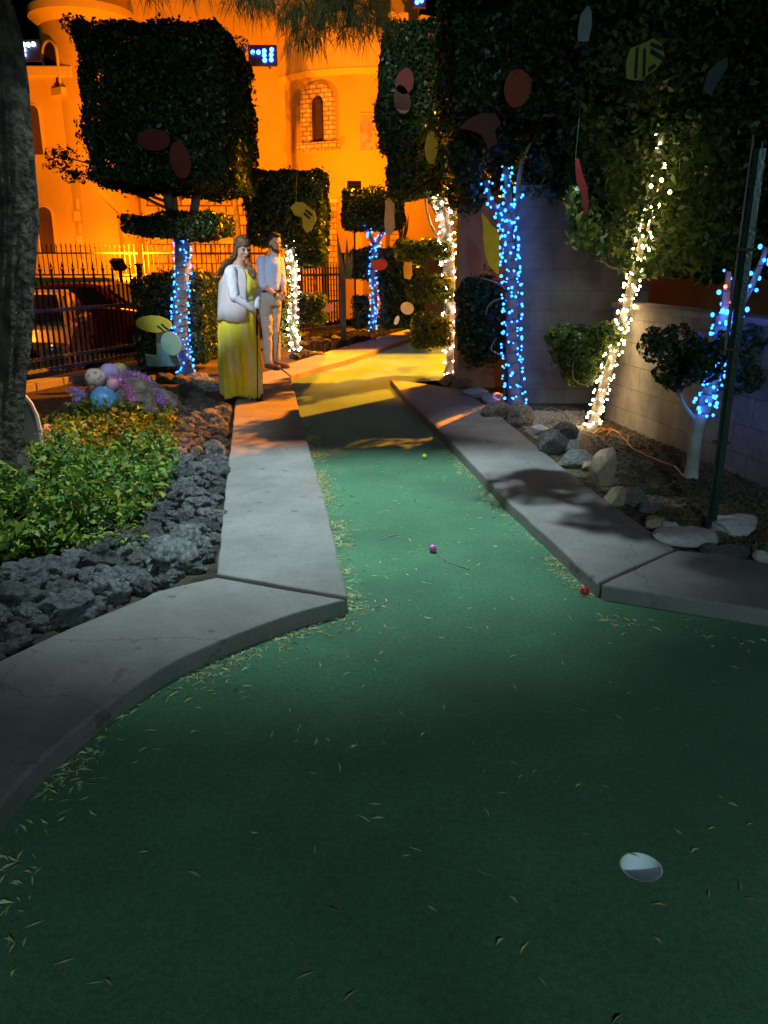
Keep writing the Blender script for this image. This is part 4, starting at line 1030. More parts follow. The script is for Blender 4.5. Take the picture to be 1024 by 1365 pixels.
def speck(name, c, c2, s=14, lo=.56):
    m = mat(name, c, .4, c2, s); r = [n for n in m.node_tree.nodes if n.type == 'VALTORGB'][0]; r.color_ramp.elements[0].position = lo; r.color_ramp.elements[1].position = lo+.06; return m
egg(128,504,27,27,YM+.10,80,speck('speckled egg shell', (.62,.56,.50), (.28,.22,.20), 26), 'large white speckled egg on top of the boulder')
egg(147,497,26,26,YM+.22,70,speck('lilac egg shell', (.40,.38,.72), (.50,.48,.78)), 'lavender egg behind the white speckled egg')
egg(159,494,22,22,YM+.30,60,speck('green egg shell', (.32,.42,.14), (.4,.5,.2)), 'olive green egg behind the lavender egg')
egg(152,512,18,18,YM+.0,60,speck('pink egg shell', (.72,.36,.46), (.6,.3,.4)), 'small pink egg between the white and blue eggs')
egg(140,536,42,36,YM-.12,90,speck('blue egg shell', (.10,.32,.66), (.45,.62,.80), 18, .62), 'big blue dotted egg leaning on the front of the boulder')
egg(66,579,28,26,6.5,80,speck('coral egg shell', (.75,.33,.30), (.85,.55,.5), 6), 'coral pink egg beside the grey curved board', )
egg(125,520,18,14,YM+.0,90,speck('brown egg shell', (.12,.07,.05), (.2,.12,.09)), 'brown egg tucked under the white speckled egg')
def tinsel(path, w, n, cols, label, seed):
    g = random.Random(seed); mb = MB(); pp_ = pathpts(path, YM, 8)
    for i in range(n):
        c = pp_[g.randrange(len(pp_))]+Vector((g.gauss(0,w*.45), g.gauss(0,w*.4), g.gauss(0,w*.35)))
        d = Vector((g.gauss(0,1), g.gauss(0,1), g.gauss(0,1))).normalized()*g.uniform(.02,.05); s = d.cross(Vector((g.gauss(0,1),g.gauss(0,1),g.gauss(0,1)))).normalized()*.003
        mb.add([c-d, c+s, c+d, c-s], [(0,1,2,3)])
    return mb.build('tinsel_garland', leafmat(label[:20], cols, .15, .0, 1.0), label=label, cat='garland', group='tinsel garlands round the boulder')
pk = [(.60,.18,.45),(.85,.35,.65),(.45,.25,.75)]; pu = [(.20,.12,.60),(.40,.25,.80),(.65,.45,.90),(.85,.75,.95)]
tinsel([(150,502,YM+.05),(168,514,YM-.02),(176,535,YM-.08),(182,552,YM-.12)], .045, 1100, pk, 'pink tinsel garland running down the front of the boulder', 1)
tinsel([(165,498,YM+.2),(190,502,YM+.2),(205,518,YM+.15),(215,532,YM+.1),(218,540,YM+.05)], .045, 1300, pk+pu, 'pink and violet tinsel garland over the right shoulder of the boulder', 2)
tinsel([(100,520,YM+.05),(108,530,YM),(104,542,YM-.02),(112,552,YM-.05)], .06, 1200, pu, 'violet tinsel heap left of the big blue egg', 3)
# little toy flower / pinwheel
fl = P(163,546,YM-.22); s = sm; tf = empty('toy_flower', tuple(fl), 'small orange and pink toy flower stuck beside the big blue egg', 'toy')
MB().slab([fl+Vector((x*s,0,z*s)) for x, z in [(-6,8),(-2,11),(1,6),(0,-2),(-5,1)]], (0,.01,0)).build('petal', paint((.85,.30,.04)), tf)
MB().slab([fl+Vector((x*s,0,z*s)) for x, z in [(-1,1),(2,3),(8,-9),(5,-12)]], (0,.01,0)).build('petal', paint((.75,.10,.25)), tf)
MB().slab([fl+Vector((x*s,0,z*s)) for x, z in [(-14,-3),(-10,-2),(-9,-8),(-13,-9)]], (0,.01,0)).build('petal', paint((.40,.50,.05)), tf)

# ================================================================== GROUND COVER, LITTER, BALLS, CORD
ivy_poly = [(-60,665),(10,640),(42,596),(75,572),(110,556),(150,558),(200,566),(226,562),(233,600),(231,640),(214,672),(180,700),(120,712),(95,735),(40,752),(-60,762)]
g = np.random.default_rng(3); cen = []; nn = []
rr_ = random.Random(4)
pix = []
while len(pix) < 900:
    x, y = rr_.uniform(-60,238), rr_.uniform(555,765)
    if inside_poly(ivy_poly, x, y): pix.append((x,y))
for x, y in pix:                      # little plants, each a rosette of leaves
    p = G(x, y, .03); h = .04+.24*max(0,.40+1.0*noise.noise(Vector((p.x*3.2, p.y*3.2, 0)))) + rr_.uniform(0,.04)
    k = rr_.randint(12,22)
    for _ in range(k):
        a = rr_.uniform(0,6.283); r = abs(rr_.gauss(0,.055)); zz = h*rr_.uniform(.35,1.1)
        cen.append((p.x+r*math.cos(a), p.y+r*math.sin(a), .03+zz)); nn.append((math.cos(a)*.6, math.sin(a)*.6, 1))
MB().npadd(*leafset(np.array(cen), np.array(nn, float), .050, 9, aspect=.5, spread=1.3, svar=.5)).build('ground_cover', M['leaf_ground'], kind='stuff', label='low green leafy ground cover in the planted bed', cat='ground cover')
sc = []; sn = []                       # thin straggly weeds at the edge
for _ in range(1200):
    x, y = rr_.uniform(170,245), rr_.uniform(530,600)
    if rr_.random() < .5: x, y = rr_.uniform(60,200), rr_.uniform(690,740)
    p = G(x, y, .03); sc.append((p.x+rr_.gauss(0,.02), p.y, .03+rr_.uniform(0,.07))); sn.append((0,0,1))
MB().npadd(*leafset(np.array(sc), np.array(sn, float), .035, 19, aspect=.4)).build('weeds', M['leaf_ground'], kind='stuff', label='thin weeds at the edge of the lava rocks', cat='weeds')
# fallen leaflets on the green
def litter(n, sampler, z, seed, name, label, L=(.009,.027), w=.0026):
    g = random.Random(seed); mb = MB()
    for _ in range(n):
        p = sampler(g); 
        if p is None: continue
        a = g.uniform(0, 6.283); l = g.uniform(*L); cv = g.uniform(-.5,.5); d = Vector((math.cos(a), math.sin(a), 0)); s = Vector((-d.y, d.x, 0)); ww = w*g.uniform(.6,1.3)
        q = [p-d*l+s*cv*l*.5, p, p+d*l+s*cv*l*.5]; zz = [z+g.uniform(.001,.004), z+g.uniform(.002,.009), z+g.uniform(.001,.008)]
        vs = [(q[0].x,q[0].y,zz[0]), (q[1].x+s.x*ww,q[1].y+s.y*ww,zz[1]), (q[2].x,q[2].y,zz[2]), (q[1].x-s.x*ww,q[1].y-s.y*ww,zz[1])]
        mb.add(vs, [(0,1,2),(0,2,3)])
    return mb.build(name, M['dry'], kind='stuff', label=label, cat='leaf litter')
edge_lines = [(in1, 1, 620, .07), ([(463,797),(433,666),(411.5,594.5),(400,550)], 1, 1500, .055), ([(600,588),(680,668),(720,704),(797,776)], -1, 700, .045), ([(800,795),(1024,830)], -1, 120, .05)]
def edge_sampler(line, side, wd):
    pts_ = [G(a_, b_, KZ) for a_, b_ in line]; sg = [0]
    for i in range(1,len(pts_)): sg.append(sg[-1]+(pts_[i]-pts_[i-1]).length)
    def f(g):
        s = g.uniform(0, sg[-1])
        for i in range(1,len(pts_)):
            if sg[i] >= s:
                u = (s-sg[i-1])/(sg[i]-sg[i-1]+1e-9); p = pts_[i-1].lerp(pts_[i], u); d = (pts_[i]-pts_[i-1]).normalized(); break
        nr = Vector((-d.y, d.x, 0))
        if side*1 > 0: nr = nr if nr.x > 0 or nr.y < -.5 else -nr
        else: nr = nr if nr.x < 0 or nr.y < -.5 else -nr
        t = abs(g.gauss(0, wd)); 
        if noise.noise(p*3.0) < -.12 and g.random() < .8: return None
        return Vector((p.x+nr.x*(.012+t), p.y+nr.y*(.012+t), 0))
    return f
for i, (ln, sd, n_, wd) in enumerate(edge_lines):
    litter(n_, edge_sampler(ln, sd, wd), 0, 30+i, 'leaf_litter', 'dry yellow leaflets gathered along the kerb edge')
def open_green(g):
    x, y = g.uniform(-2.4,2.6), g.uniform(.6,6.6)
    if y > 3.2 and not (-.75+.0*y < x < 1.1-.13*(y-3.2)*2): return None
    dens = .5+.5*noise.noise(Vector((x*1.3,y*1.3,2)))
    if g.random() > dens*(.8 if y < 2.2 else 1): return None
    return Vector((x,y,0))
litter(2300, open_green, 0, 50, 'leaf_litter', 'pale dry leaflets scattered over the putting green')
# a few longer twigs on the green
for i, (a_, b_, c_) in enumerate([((584,740),(600,750),(626,759)), ((505,720),(520,714),(530,713)), ((500,810),(508,806),(516,802)), ((470,905),(470,904),(471,902))][:3]):
    MB().tube([G(*a_,.004), G(*b_,.006), G(*c_,.004)], .0025, 5).build('twig', M['bark_grey'], label=['bent twig just in front of the pink ball','short curved twig left of the pink ball','straight bit of twig near the kerb corner'][i], cat='twig')
def ball(px, py, col, label):
    p = G(px, py+5, 0); m = mat('ball paint', col, .25, spec=.6)
    MB().ell((p.x, p.y, .0213), (.0213,.0213,.0213), 20, 14).build('golf_ball', m, smooth=True, label=label, cat='golf ball', group='coloured golf balls on the green')
ball(577,731,(.62,.13,.40), 'pink golf ball in the middle of the green')
ball(779,788,(.50,.03,.03), 'red golf ball resting at the corner of the right kerb')
ball(566,607,(.55,.62,.05), 'yellow-green golf ball at the border of light and shadow')
MB().tube([tuple(G(a_,b_,.06)) for a_,b_ in [(800,576),(812,572),(822,575),(832,585),(842,597),(858,606),(880,615),(900,622),(912,636)]], .007, 6).build('extension_cord', M['cord'], label='orange extension cord snaking over the mulch from the leaning trunk', cat='cord')
MB().tube([tuple(G(a_,b_,.06)) for a_,b_ in [(790,578),(800,571),(815,574),(808,580),(796,577),(812,570),(826,578),(838,580),(836,588),(826,584)]], .006, 6).build('cord_coil', M['cord'], label='orange cord loops at the foot of the leaning white-lit trunk', cat='cord')
MB().tube([tuple(G(a_,b_,.07)) for a_,b_ in [(722,548),(735,543),(750,548),(760,560)]], .004, 5).build('cable', paint((.45,.36,.05)), label='thin yellow cable on the pale gravel by the tall wall', cat='cable')

# ================================================================== CARS
def car(x, y, rz, colr, label, z0=-.45, k=1.0):
    t = empty('parked_car', (0,0,0), label, 'car', 'cars parked behind the iron fence')
    pm = mat('car paint', colr, .22, spec=.7, metal=.35)
    lo = [(-2.2,.42),(-2.22,.72),(-2.12,.94),(-1.5,1.0),(.9,.97),(1.55,.90),(2.0,.76),(2.2,.60),(2.22,.38),(2.12,.22)]
    def ar(cx): return [(cx+.37*math.cos(a_), .30+.37*math.sin(a_)) for a_ in [R(-12+i*204/10) for i in range(11)]]
    lo += ar(1.38)+ar(-1.38)+[(-2.1,.22)]
    st = [(-.88,.97,.05),(-.84,1,0),(-.4,1.005,0),(0,1.01,0),(.4,1.005,0),(.84,1,0),(.88,.97,.05)]
    vs = []; n = len(lo)
    for yy, sc_, dz in st: vs += [(px_*sc_*k, yy, pz if pz < .5 else pz-dz+(.02 if abs(yy) < .5 else 0)) for px_, pz in lo]
    fs = [(i*n+j, i*n+(j+1)%n, (i+1)*n+(j+1)%n, (i+1)*n+j) for i in range(len(st)-1) for j in range(n)]+[tuple(range(n)), tuple(range((len(st)-1)*n, len(st)*n))[::-1]]
    MB().add(vs, fs).build('body', pm, t, bevel=.02)
    gh = [(-1.75,.97),(-1.35,1.34),(-.9,1.44),(0,1.47),(.35,1.42),(1.15,.95)]
    vs = [(a_, -.80+.20*max(0,(b_-.97)/.5), b_) for a_, b_ in gh]+[(a_, .80-.20*max(0,(b_-.97)/.5), b_) for a_, b_ in gh]; n = len(gh)
    MB().add(vs, [tuple(range(n))[::-1], tuple(range(n,2*n))]+[(i,(i+1)%n,(i+1)%n+n,i+n) for i in range(n)]).build('cabin', pm, t, bevel=.03)
    gm = mat('car window glass', (.01,.01,.012), .08, spec=.8)
    for sgn in (-1,1):
        for q in ([(-1.45,1.03),(-1.2,1.33),(-.42,1.39),(-.42,1.03)], [(-.34,1.03),(-.34,1.39),(.22,1.37),(.86,1.03)]):
            MB().slab([(a_, sgn*(.812-.20*max(0,(b_-.97)/.5)), b_) for a_, b_ in q], (0,sgn*.006,0)).build('side_window', gm, t)
    MB().slab([(1.10,-.68,1.02),(1.10,.68,1.02),(.46,.57,1.385),(.46,-.57,1.385)], (.02,0,.02)).build('windscreen', gm, t)
    MB().slab([(-1.70,-.66,1.04),(-1.70,.66,1.04),(-1.40,.57,1.33),(-1.40,-.57,1.33)], (-.02,0,.02)).build('rear_window', gm, t)
    for cx in (1.38,-1.38):
        for sgn in (-1,1):
            w_ = MB().tube([(cx,sgn*.66,.32),(cx,sgn*.70,.32),(cx,sgn*.84,.32),(cx,sgn*.86,.32)], [.29,.32,.32,.29], 28).build('wheel', mat('tyre rubber', (.015,.015,.015), .8), t, smooth=False)
            r_ = MB().tube([(cx,sgn*.855,.32),(cx,sgn*.872,.32)], [.20,.17], 20)
            r_.build('rim', mat('wheel alloy', (.4,.4,.42), .3, metal=.9), w_)
    chrome = mat('chrome trim', (.75,.72,.68), .12, metal=1.0)
    for sgn in (-1,1):
        MB().ell((2.10,sgn*.66,.66), (.10,.17,.085), 14, 8).build('headlight', mat('headlight glass', (.8,.78,.72), .08, spec=1.0, metal=.5), t, smooth=True)
        MB().ell((-2.15,sgn*.68,.76), (.06,.14,.10), 12, 8).build('tail_light', mat('tail light', (.35,.01,.01), .2), t, smooth=True)
        MB().ell((.95,sgn*.95,1.02), (.07,.10,.07), 10, 6).build('mirror', pm, t, smooth=True)
    MB().box((2.215,0,.60), (.03,.86,.15)).build('grille', mat('dark grille', (.01,.01,.01), .4), t)
    MB().box((2.23,0,.60), (.02,.90,.02)).box((2.23,0,.675), (.02,.90,.018)).box((2.23,0,.525), (.02,.90,.018)).build('grille_bar', chrome, t)
    MB().box((2.20,0,.34), (.10,1.60,.15)).build('bumper', pm, t, bevel=.03)
    MB().box((2.262,0,.37), (.01,.34,.10)).build('licence_plate', paint((.5,.5,.48)), t)
    t.location = (x, y, z0); t.rotation_euler = (0,0,rz)
    return t
cx_ = P(30,470,12.3).x
car(cx_-.55, 13.9, R(-76), (.55,.42,.22), 'gold car facing the fence, its grille and lamps catching orange light')
car(P(150,450,18.4).x-.2, 18.6, R(-14), (.20,.022,.010), 'dark red car parked side-on behind the gold car')
# ================================================================== PEOPLE
def cap(mb, a, b, ra, rb, n=14, k=8, flat=1.0):
    """tapered limb with round ends"""
    a, b = Vector(a), Vector(b); d = (b-a); L = d.length; u = d/L; pts = []; rad = []
    for i in range(4): t = math.pi/2*(1-i/3.5); pts.append(a-u*ra*math.sin(t)); rad.append(max(.001, ra*math.cos(t)))
    for i in range(k+1): pts.append(a.lerp(b, i/k)); rad.append(lerp(ra, rb, i/k))
    for i in range(3,-1,-1): t = math.pi/2*(1-i/3.5); pts.append(b+u*rb*math.sin(t)); rad.append(max(.001, rb*math.cos(t)))
    return mb.tube(pts, rad, n, sq=flat)
def fuse(mb, name, m, parent, voxel=.007, it=3, disp=None, **kw):
    o = mb.build(name, m, parent)
    r = o.modifiers.new('r', 'REMESH'); r.mode = 'VOXEL'; r.voxel_size = voxel; r.use_smooth_shade = True
    s = o.modifiers.new('s', 'SMOOTH'); s.factor = .5; s.iterations = it
    if disp:
        tx = bpy.data.textures.new(name+'_folds', 'CLOUDS'); tx.noise_scale = disp[1]; tx.noise_depth = 2
        d_ = o.modifiers.new('d', 'DISPLACE'); d_.texture = tx; d_.strength = disp[0]; d_.mid_level = .5; d_.texture_coords = 'LOCAL'
    dg = bpy.context.evaluated_depsgraph_get(); dg.update()
    me = bpy.data.meshes.new_from_object(o.evaluated_get(dg)); o.modifiers.clear(); o.data = me
    if not me.materials: me.materials.append(m)
    me.polygons.foreach_set('use_smooth', [True]*len(me.polygons))
    return props(o, **kw)
def skinmat(name, c, c2): 
    m = mat(name, c, .5, c2, 12, .1, 60); m.node_tree.nodes['Principled BSDF'].inputs['Subsurface Weight'].default_value = .08
    m.node_tree.nodes['Principled BSDF'].inputs['Subsurface Radius'].default_value = (.02,.008,.004); return m
def ring_loft(mb, rings, n=56, cap_ends=True):
    """rings: (cx, cy, z, a, b, ripple, rot)  ellipse sections"""
    vs = []; fs = []
    for (cx, cy, z, a, b, rp, rot) in rings:
        for j in range(n):
            t = 2*math.pi*j/n; q = 1+rp*(math.sin(9*t+1.7*math.sin(2*t))+.5*math.sin(17*t+z*3))
            x, y = a*q*math.cos(t), b*q*math.sin(t)
            vs.append((cx+x*math.cos(rot)-y*math.sin(rot), cy+x*math.sin(rot)+y*math.cos(rot), z+(max(0, rp-.03)*.45*math.sin(4*t+.6) if z < .4 else 0)))
    for i in range(len(rings)-1):
        for j in range(n): fs.append((i*n+j, i*n+(j+1)%n, (i+1)*n+(j+1)%n, (i+1)*n+j))
    if cap_ends: fs.append(tuple(range(n))[::-1]); fs.append(tuple((len(rings)-1)*n+j for j in range(n)))
    return mb.add(vs, fs)
def head(mb, c, f, up=Vector((0,0,1)), hh=.115, female=False):
    """c = centre of skull, f = facing direction; returns helper mapping (right, forward, up) offsets"""
    f = Vector(f).normalized(); r = f.cross(up).normalized(); u = r.cross(f).normalized(); rot = Matrix((r, f, u)).transposed()
    T = lambda x, y, z: Vector(c)+r*x+f*y+u*z
    mb.ell(T(0,-.008,.022), (.074,.092,.092), 20, 14, rot=rot)              # skull
    mb.ell(T(0,.022,-.030), (.058,.062,.082), 18, 12, rot=rot)               # face
    mb.ell(T(0,.045,-.092), (.030 if female else .036,.032,.024), 12, 8, rot=rot)   # chin
    cap(mb, T(0,.080,.012), T(0,.104,-.030), .007, .014, 8, 4)               # nose
    mb.ell(T(0,.078,-.062), (.024,.012,.009), 10, 6, rot=rot)
    mb.ell(T(-.030,.076,.020), (.022,.012,.007), 10, 6, rot=rot); mb.ell(T(.030,.076,.020), (.022,.012,.007), 10, 6, rot=rot)
    mb.ell(T(-.036,.062,-.028), (.022,.018,.022), 10, 6, rot=rot); mb.ell(T(.036,.062,-.028), (.022,.018,.022), 10, 6, rot=rot)
    for s in (-1,1): mb.ell(T(s*.076,-.002,-.012), (.010,.018,.030), 10, 8, rot=rot)
    return T, rot
eye_m = mat('eyes', (.03,.02,.015), .15); lip_m = mat('lips', (.30,.08,.06), .5)
eyew = mat('eye whites', (.5,.48,.45), .3)
def face_parts(T, rot, who):
    for s in (-1,1):
        MB().ell(T(s*.030,.077,.002), (.014,.008,.0075), 10, 8, rot=rot).build('eye', eye_m, who, smooth=True)
    MB().ell(T(0,.087,-.062), (.023,.007,.006), 10, 6, rot=rot).build('mouth', lip_m, who, smooth=True)
def hand(mb, wrist, grip, axis, r=.0085, side=1):
    """palm from wrist to grip point; fingers curl round a shaft running along axis"""
    w, g = Vector(wrist), Vector(grip); ax = Vector(axis).normalized(); d = (g-w).normalized(); n = d.cross(ax).normalized()*side
    mb.ell((w*.35+g*.65)+n*.018, (.028,.030,.040), 12, 8)
    cap(mb, w, (w*.3+g*.7)+n*.012, .024, .026, 10, 3)
    for i, L in enumerate([.95,1.05,1.0,.8]):
        b = g+ax*(.036-.022*i)+n*.022-d*.008; p1 = b+d*.026*L; p2 = p1-n*.026*L+d*.004; p3 = p2-d*.020*L-n*.006
        cap(mb, b, p1, r*1.05, r, 8, 2); cap(mb, p1, p2, r, r*.92, 8, 2); cap(mb, p2, p3, r*.92, r*.8, 8, 2)
    t0 = g-d*.030+ax*.030+n*.006; t1 = t0+ax*.022-n*.018+d*.008; t2 = t1-n*.012-ax*.018+d*.016
    cap(mb, t0, t1, r*1.25, r*1.1, 8, 2); cap(mb, t1, t2, r*1.1, r*.9, 8, 2)

# ---------------- woman
YW = 8.62
def Wp(cx, cy, dy=0.0): return P(260+cx/4.875, 280+cy/4.875, YW+dy)
wf = G(333,530,KZ)
woman = empty('person', (wf.x, wf.y, KZ), 'woman in a long yellow dress and pale cardigan holding a putter on the left kerb', 'person', 'people waiting on the left kerb')
skin1 = skinmat('fair skin', (.50,.30,.22), (.58,.36,.27))
YW = wf.y+.02
fdir = Vector((.60,-.78,-.22))
rot_w = R(-40)
b = MB(); hcx = Wp(308,250)
T1, r1 = head(b, hcx, fdir, hh=.115, female=True)
neckb = Wp(285,372,.02)
cap(b, hcx+Vector((-.012,.012,-.06)), neckb, .048, .060)
hipL = Wp(270,700,-.06); hipR = Wp(300,700,.08)
b.ell(Wp(285,440,.01), (.125,.095,.13), 18, 12); b.ell(Wp(285,540,.01), (.14,.11,.17), 18, 12); b.ell(Wp(284,670,.01), (.16,.13,.17), 18, 12)
sh1 = Wp(236,404,-.135); el1 = Wp(256,562,-.185); wr1 = Wp(382,645,-.16); gr1 = Wp(404,690,-.17)
sh2 = Wp(330,395,.13); el2 = Wp(395,530,.06); wr2 = Wp(404,640,-.06); gr2 = Wp(406,668,-.13)
cap(b, sh1, el1, .052, .042); cap(b, el1, wr1, .044, .026)
cap(b, sh2, el2, .056, .044); cap(b, el2, wr2, .042, .026)
shaft_dir = (Wp(403,640,-.17)-Wp(407,1235,-.20)).normalized()
hand(b, wr1, gr1, shaft_dir, side=-1); hand(b, wr2, gr2, shaft_dir, side=1)
for hp, kx, dy in ((hipL, 275, -.05), (hipR, 345, .06)):
    kn = Wp(kx,950,dy); an = Wp(kx+15,1190,dy); cap(b, hp, kn, .095, .062); cap(b, kn, an, .058, .036)
for cx, dy in ((330,-.07),(385,.05)):
    f0 = Wp(cx-30,1212,dy); f1 = Wp(cx+30,1222,dy-.10); f0.z = KZ+.035; f1.z = KZ+.022; cap(b, f0, f1, .034, .026, flat=.8)
fuse(b, 'body', skin1, woman, .0062)
face_parts(T1, r1, woman)
# hair
hair1 = mat('light brown wavy hair', (.07,.038,.02), .5, (.20,.12,.06), 30, .8, 55, bdist=.012)
hb = MB()
hb.ell(T1(0,-.008,.050), (.084,.096,.078), 18, 12, rot=r1); hb.ell(T1(0,-.048,-.01), (.080,.064,.11), 16, 10, rot=r1)
for s in (-1,1):
    cap(hb, T1(s*.050,.038,.078), T1(s*.078,.012,.0), .014, .015); cap(hb, T1(s*.078,.012,.0), T1(s*.082,.002,-.09), .015, .017)
for k in range(13):                     # wavy locks falling behind the shoulder
    a_ = k/12; s0 = T1(lerp(-.07,.05,a_), -.065, lerp(-.02,-.05,rnd.random())); m1_ = Wp(lerp(190,235,a_)+rnd.uniform(-6,6), 345+rnd.uniform(-8,8), lerp(-.10,.06,a_)); m2_ = Wp(lerp(150,200,a_)+rnd.uniform(-10,8), 405+rnd.uniform(-10,10), lerp(-.13,.05,a_)); e_ = Wp(lerp(142,200,a_)+rnd.uniform(-6,6), lerp(440,405,a_)+rnd.uniform(-14,10), lerp(-.11,.05,a_))
    cap(hb, s0, m1_, .022, .020, 8, 4); cap(hb, m1_, m2_, .020, .016, 8, 4); cap(hb, m2_, e_, .016, .006, 8, 4)
for k in range(6):                      # locks over the front shoulder
    a_ = k/5; s0 = T1(-.078,.0,-.03-.01*k); m1_ = Wp(lerp(345,362,a_), 352, -.10-.02*a_); m2_ = Wp(lerp(352,388,a_), 405+rnd.uniform(-8,8), -.13); e_ = Wp(lerp(365,404,a_), 440+rnd.uniform(-8,14), -.14)
    cap(hb, s0, m1_, .014, .014, 8, 4); cap(hb, m1_, m2_, .014, .012, 8, 4); cap(hb, m2_, e_, .012, .004, 8, 4)
fuse(hb, 'hair', hair1, woman, .0072, 2, disp=(.010,.025))
# dress
def dressmat():
    m, nt, bs = newmat('yellow tie-dye dress')
    tc = nt.nodes.new('ShaderNodeTexCoord'); mp = nt.nodes.new('ShaderNodeMapping'); mp.inputs['Scale'].default_value = (5.5,5.5,1.3)
    nt.links.new(tc.outputs['Object'], mp.inputs[0]); n_ = nt.nodes.new('ShaderNodeTexNoise'); n_.inputs['Scale'].default_value = 1.7; n_.inputs['Detail'].default_value = 4
    nt.links.new(mp.outputs[0], n_.inputs['Vector']); r = nt.nodes.new('ShaderNodeValToRGB'); nt.links.new(n_.outputs['Fac'], r.inputs['Fac'])
    r.color_ramp.elements[0].position = .42; r.color_ramp.elements[0].color = (.90,.68,.01,1); r.color_ramp.elements[1].position = .72; r.color_ramp.elements[1].color = (.82,.82,.55,1)
    e_ = r.color_ramp.elements.new(.54); e_.color = (.82,.76,.06,1)
    nt.links.new(r.outputs['Color'], bs.inputs['Base Color']); bs.inputs['Roughness'].default_value = .8; bs.inputs['Sheen Weight'].default_value = .2; return m
db = MB()
def wr(cxl, cxr, cy, dep, rp=0.0, dy=0.0):
    l, r_ = Wp(cxl,cy), Wp(cxr,cy); return ((l.x+r_.x)/2, YW+dy, l.z, (r_.x-l.x)/2, dep, rp, R(-12))
rings = [wr(170,436,1205,.165,.085,.0), wr(158,434,1100,.17,.075), wr(150,432,950,.18,.055), wr(150,422,820,.18,.040), wr(150,410,720,.175,.022), wr(158,402,640,.165,.006), wr(170,394,575,.145,.003), wr(172,400,540,.15,.0), wr(172,412,500,.155,.0), wr(178,410,465,.15), wr(195,388,425,.13), wr(215,362,395,.11), wr(232,335,378,.08)]
ring_loft(db, rings); 
db.ell(Wp(335,495,-.08), (.078,.075,.10), 14, 10); db.ell(Wp(362,490,.0), (.062,.075,.10), 14, 10)
fuse(db, 'dress', dressmat(), woman, .0075, 5, disp=(.012,.09))
fuse(ring_loft(MB(), [wr(166,400,584,.152), wr(165,399,556,.152)]), 'waistband', mat('pale waistband', (.62,.60,.25), .8, (.7,.68,.35), 20), woman, .008, 2)
# cardigan: open shell, hangs loose behind, to the hips
cb = MB(); n = 60
crs = [(150,412,712,.205),(150,410,640,.195),(154,408,575,.18),(158,408,520,.178),(160,410,480,.175),(168,402,440,.16),(186,384,408,.145),(210,356,384,.115),(236,330,366,.085)]
vs = []; fs = []; k0, k1 = R(-58), R(-58-285)
for (l_, r_, cy, dp) in crs:
    L_, R_ = Wp(l_,cy), Wp(r_,cy); cxm = (L_.x+R_.x)/2; a_ = (R_.x-L_.x)/2+.006
    for j in range(n):
        t = lerp(k0, k1, j/(n-1)); kk = (cy-366)/346; q = 1+.030*kk*math.sin(8*t+1.5*math.sin(3*t)+cy*.006)+.02*kk; vs.append((cxm+a_*q*math.cos(t), YW+.0+dp*q*math.sin(t), L_.z+.012*kk*math.sin(5*t)))
for i in range(len(crs)-1):
    for j in range(n-1): fs.append((i*n+j, i*n+j+1, (i+1)*n+j+1, (i+1)*n+j))
card_m = mat('thin white cardigan knit in painted shade', (.56,.51,.51), .85, (.64,.59,.59), 9, .3, 150)  # darker, pinker than the sleeves: shade put into the body colour
card = cb.add(vs, fs).build('cardigan', card_m, woman, smooth=True)
sd = card.modifiers.new('s', 'SOLIDIFY'); sd.thickness = .008; sd.offset = 1
sl = MB(); cap(sl, sh1, el1, .069, .053); cap(sl, el1, wr1+(el1-wr1)*.06, .048, .032)
cap(sl, sh2, el2, .068, .054); cap(sl, el2, wr2+(el2-wr2)*.06, .050, .034); 
sl.ell(Wp(240,400,-.06), (.078,.085,.058), 14, 10); sl.ell(Wp(262,376,.02), (.095,.11,.04), 14, 10)
fuse(sl, 'sleeves', mat('white cardigan sleeve in painted light', (.74,.75,.80), .85, (.80,.81,.86), 9, .3, 150), woman, .0065, 2, disp=(.010,.05))  # paler, bluer than the body: cool light put into the sleeve colour
shoe_d = mat('dark sandal', (.03,.02,.018), .5)
for cx, dy in ((332,-.07),(388,.05)):
    f0 = Wp(cx-32,1214,dy); f1 = Wp(cx+34,1224,dy-.10); f0.z = f1.z = KZ+.010
    sb = MB(); cap(sb, f0, f1, .038, .034, flat=.35); sb.v = [(v[0], v[1], KZ+max(0, (v[2]-KZ)*.6)) for v in sb.v]; sb.build('sandal', shoe_d, woman, smooth=True)
# her putter
def putter(top, foot, label, head_dir, grp='putters held by the two players'):
    t = empty('putter', tuple(foot), label, 'golf club', grp); u = (Vector(top)-Vector(foot)).normalized()
    MB().tube([foot+u*.02, top-u*.25], [.0055,.0065], 8).build('shaft', mat('steel shaft', (.10,.10,.11), .25, metal=.9), t)
    MB().tube([top-u*.27, top], [.011,.014], 10).build('grip', mat('rubber grip', (.012,.012,.012), .8), t)
    h_ = Vector(head_dir).normalized(); c = foot+Vector((0,0,.014))
    MB().box(c+h_*.03, (.115,.030,.026), math.atan2(h_.y, h_.x)).build('club_head', mat('club head', (.03,.03,.035), .3, metal=.8), t, bevel=.006)
    return t
pt = Wp(403,640,-.17); pf = Wp(407,1235,-.20); pf.z = KZ+.002
putter(pt, pf, 'dark putter held upright by the woman in the yellow dress', (.6,-.8,0))

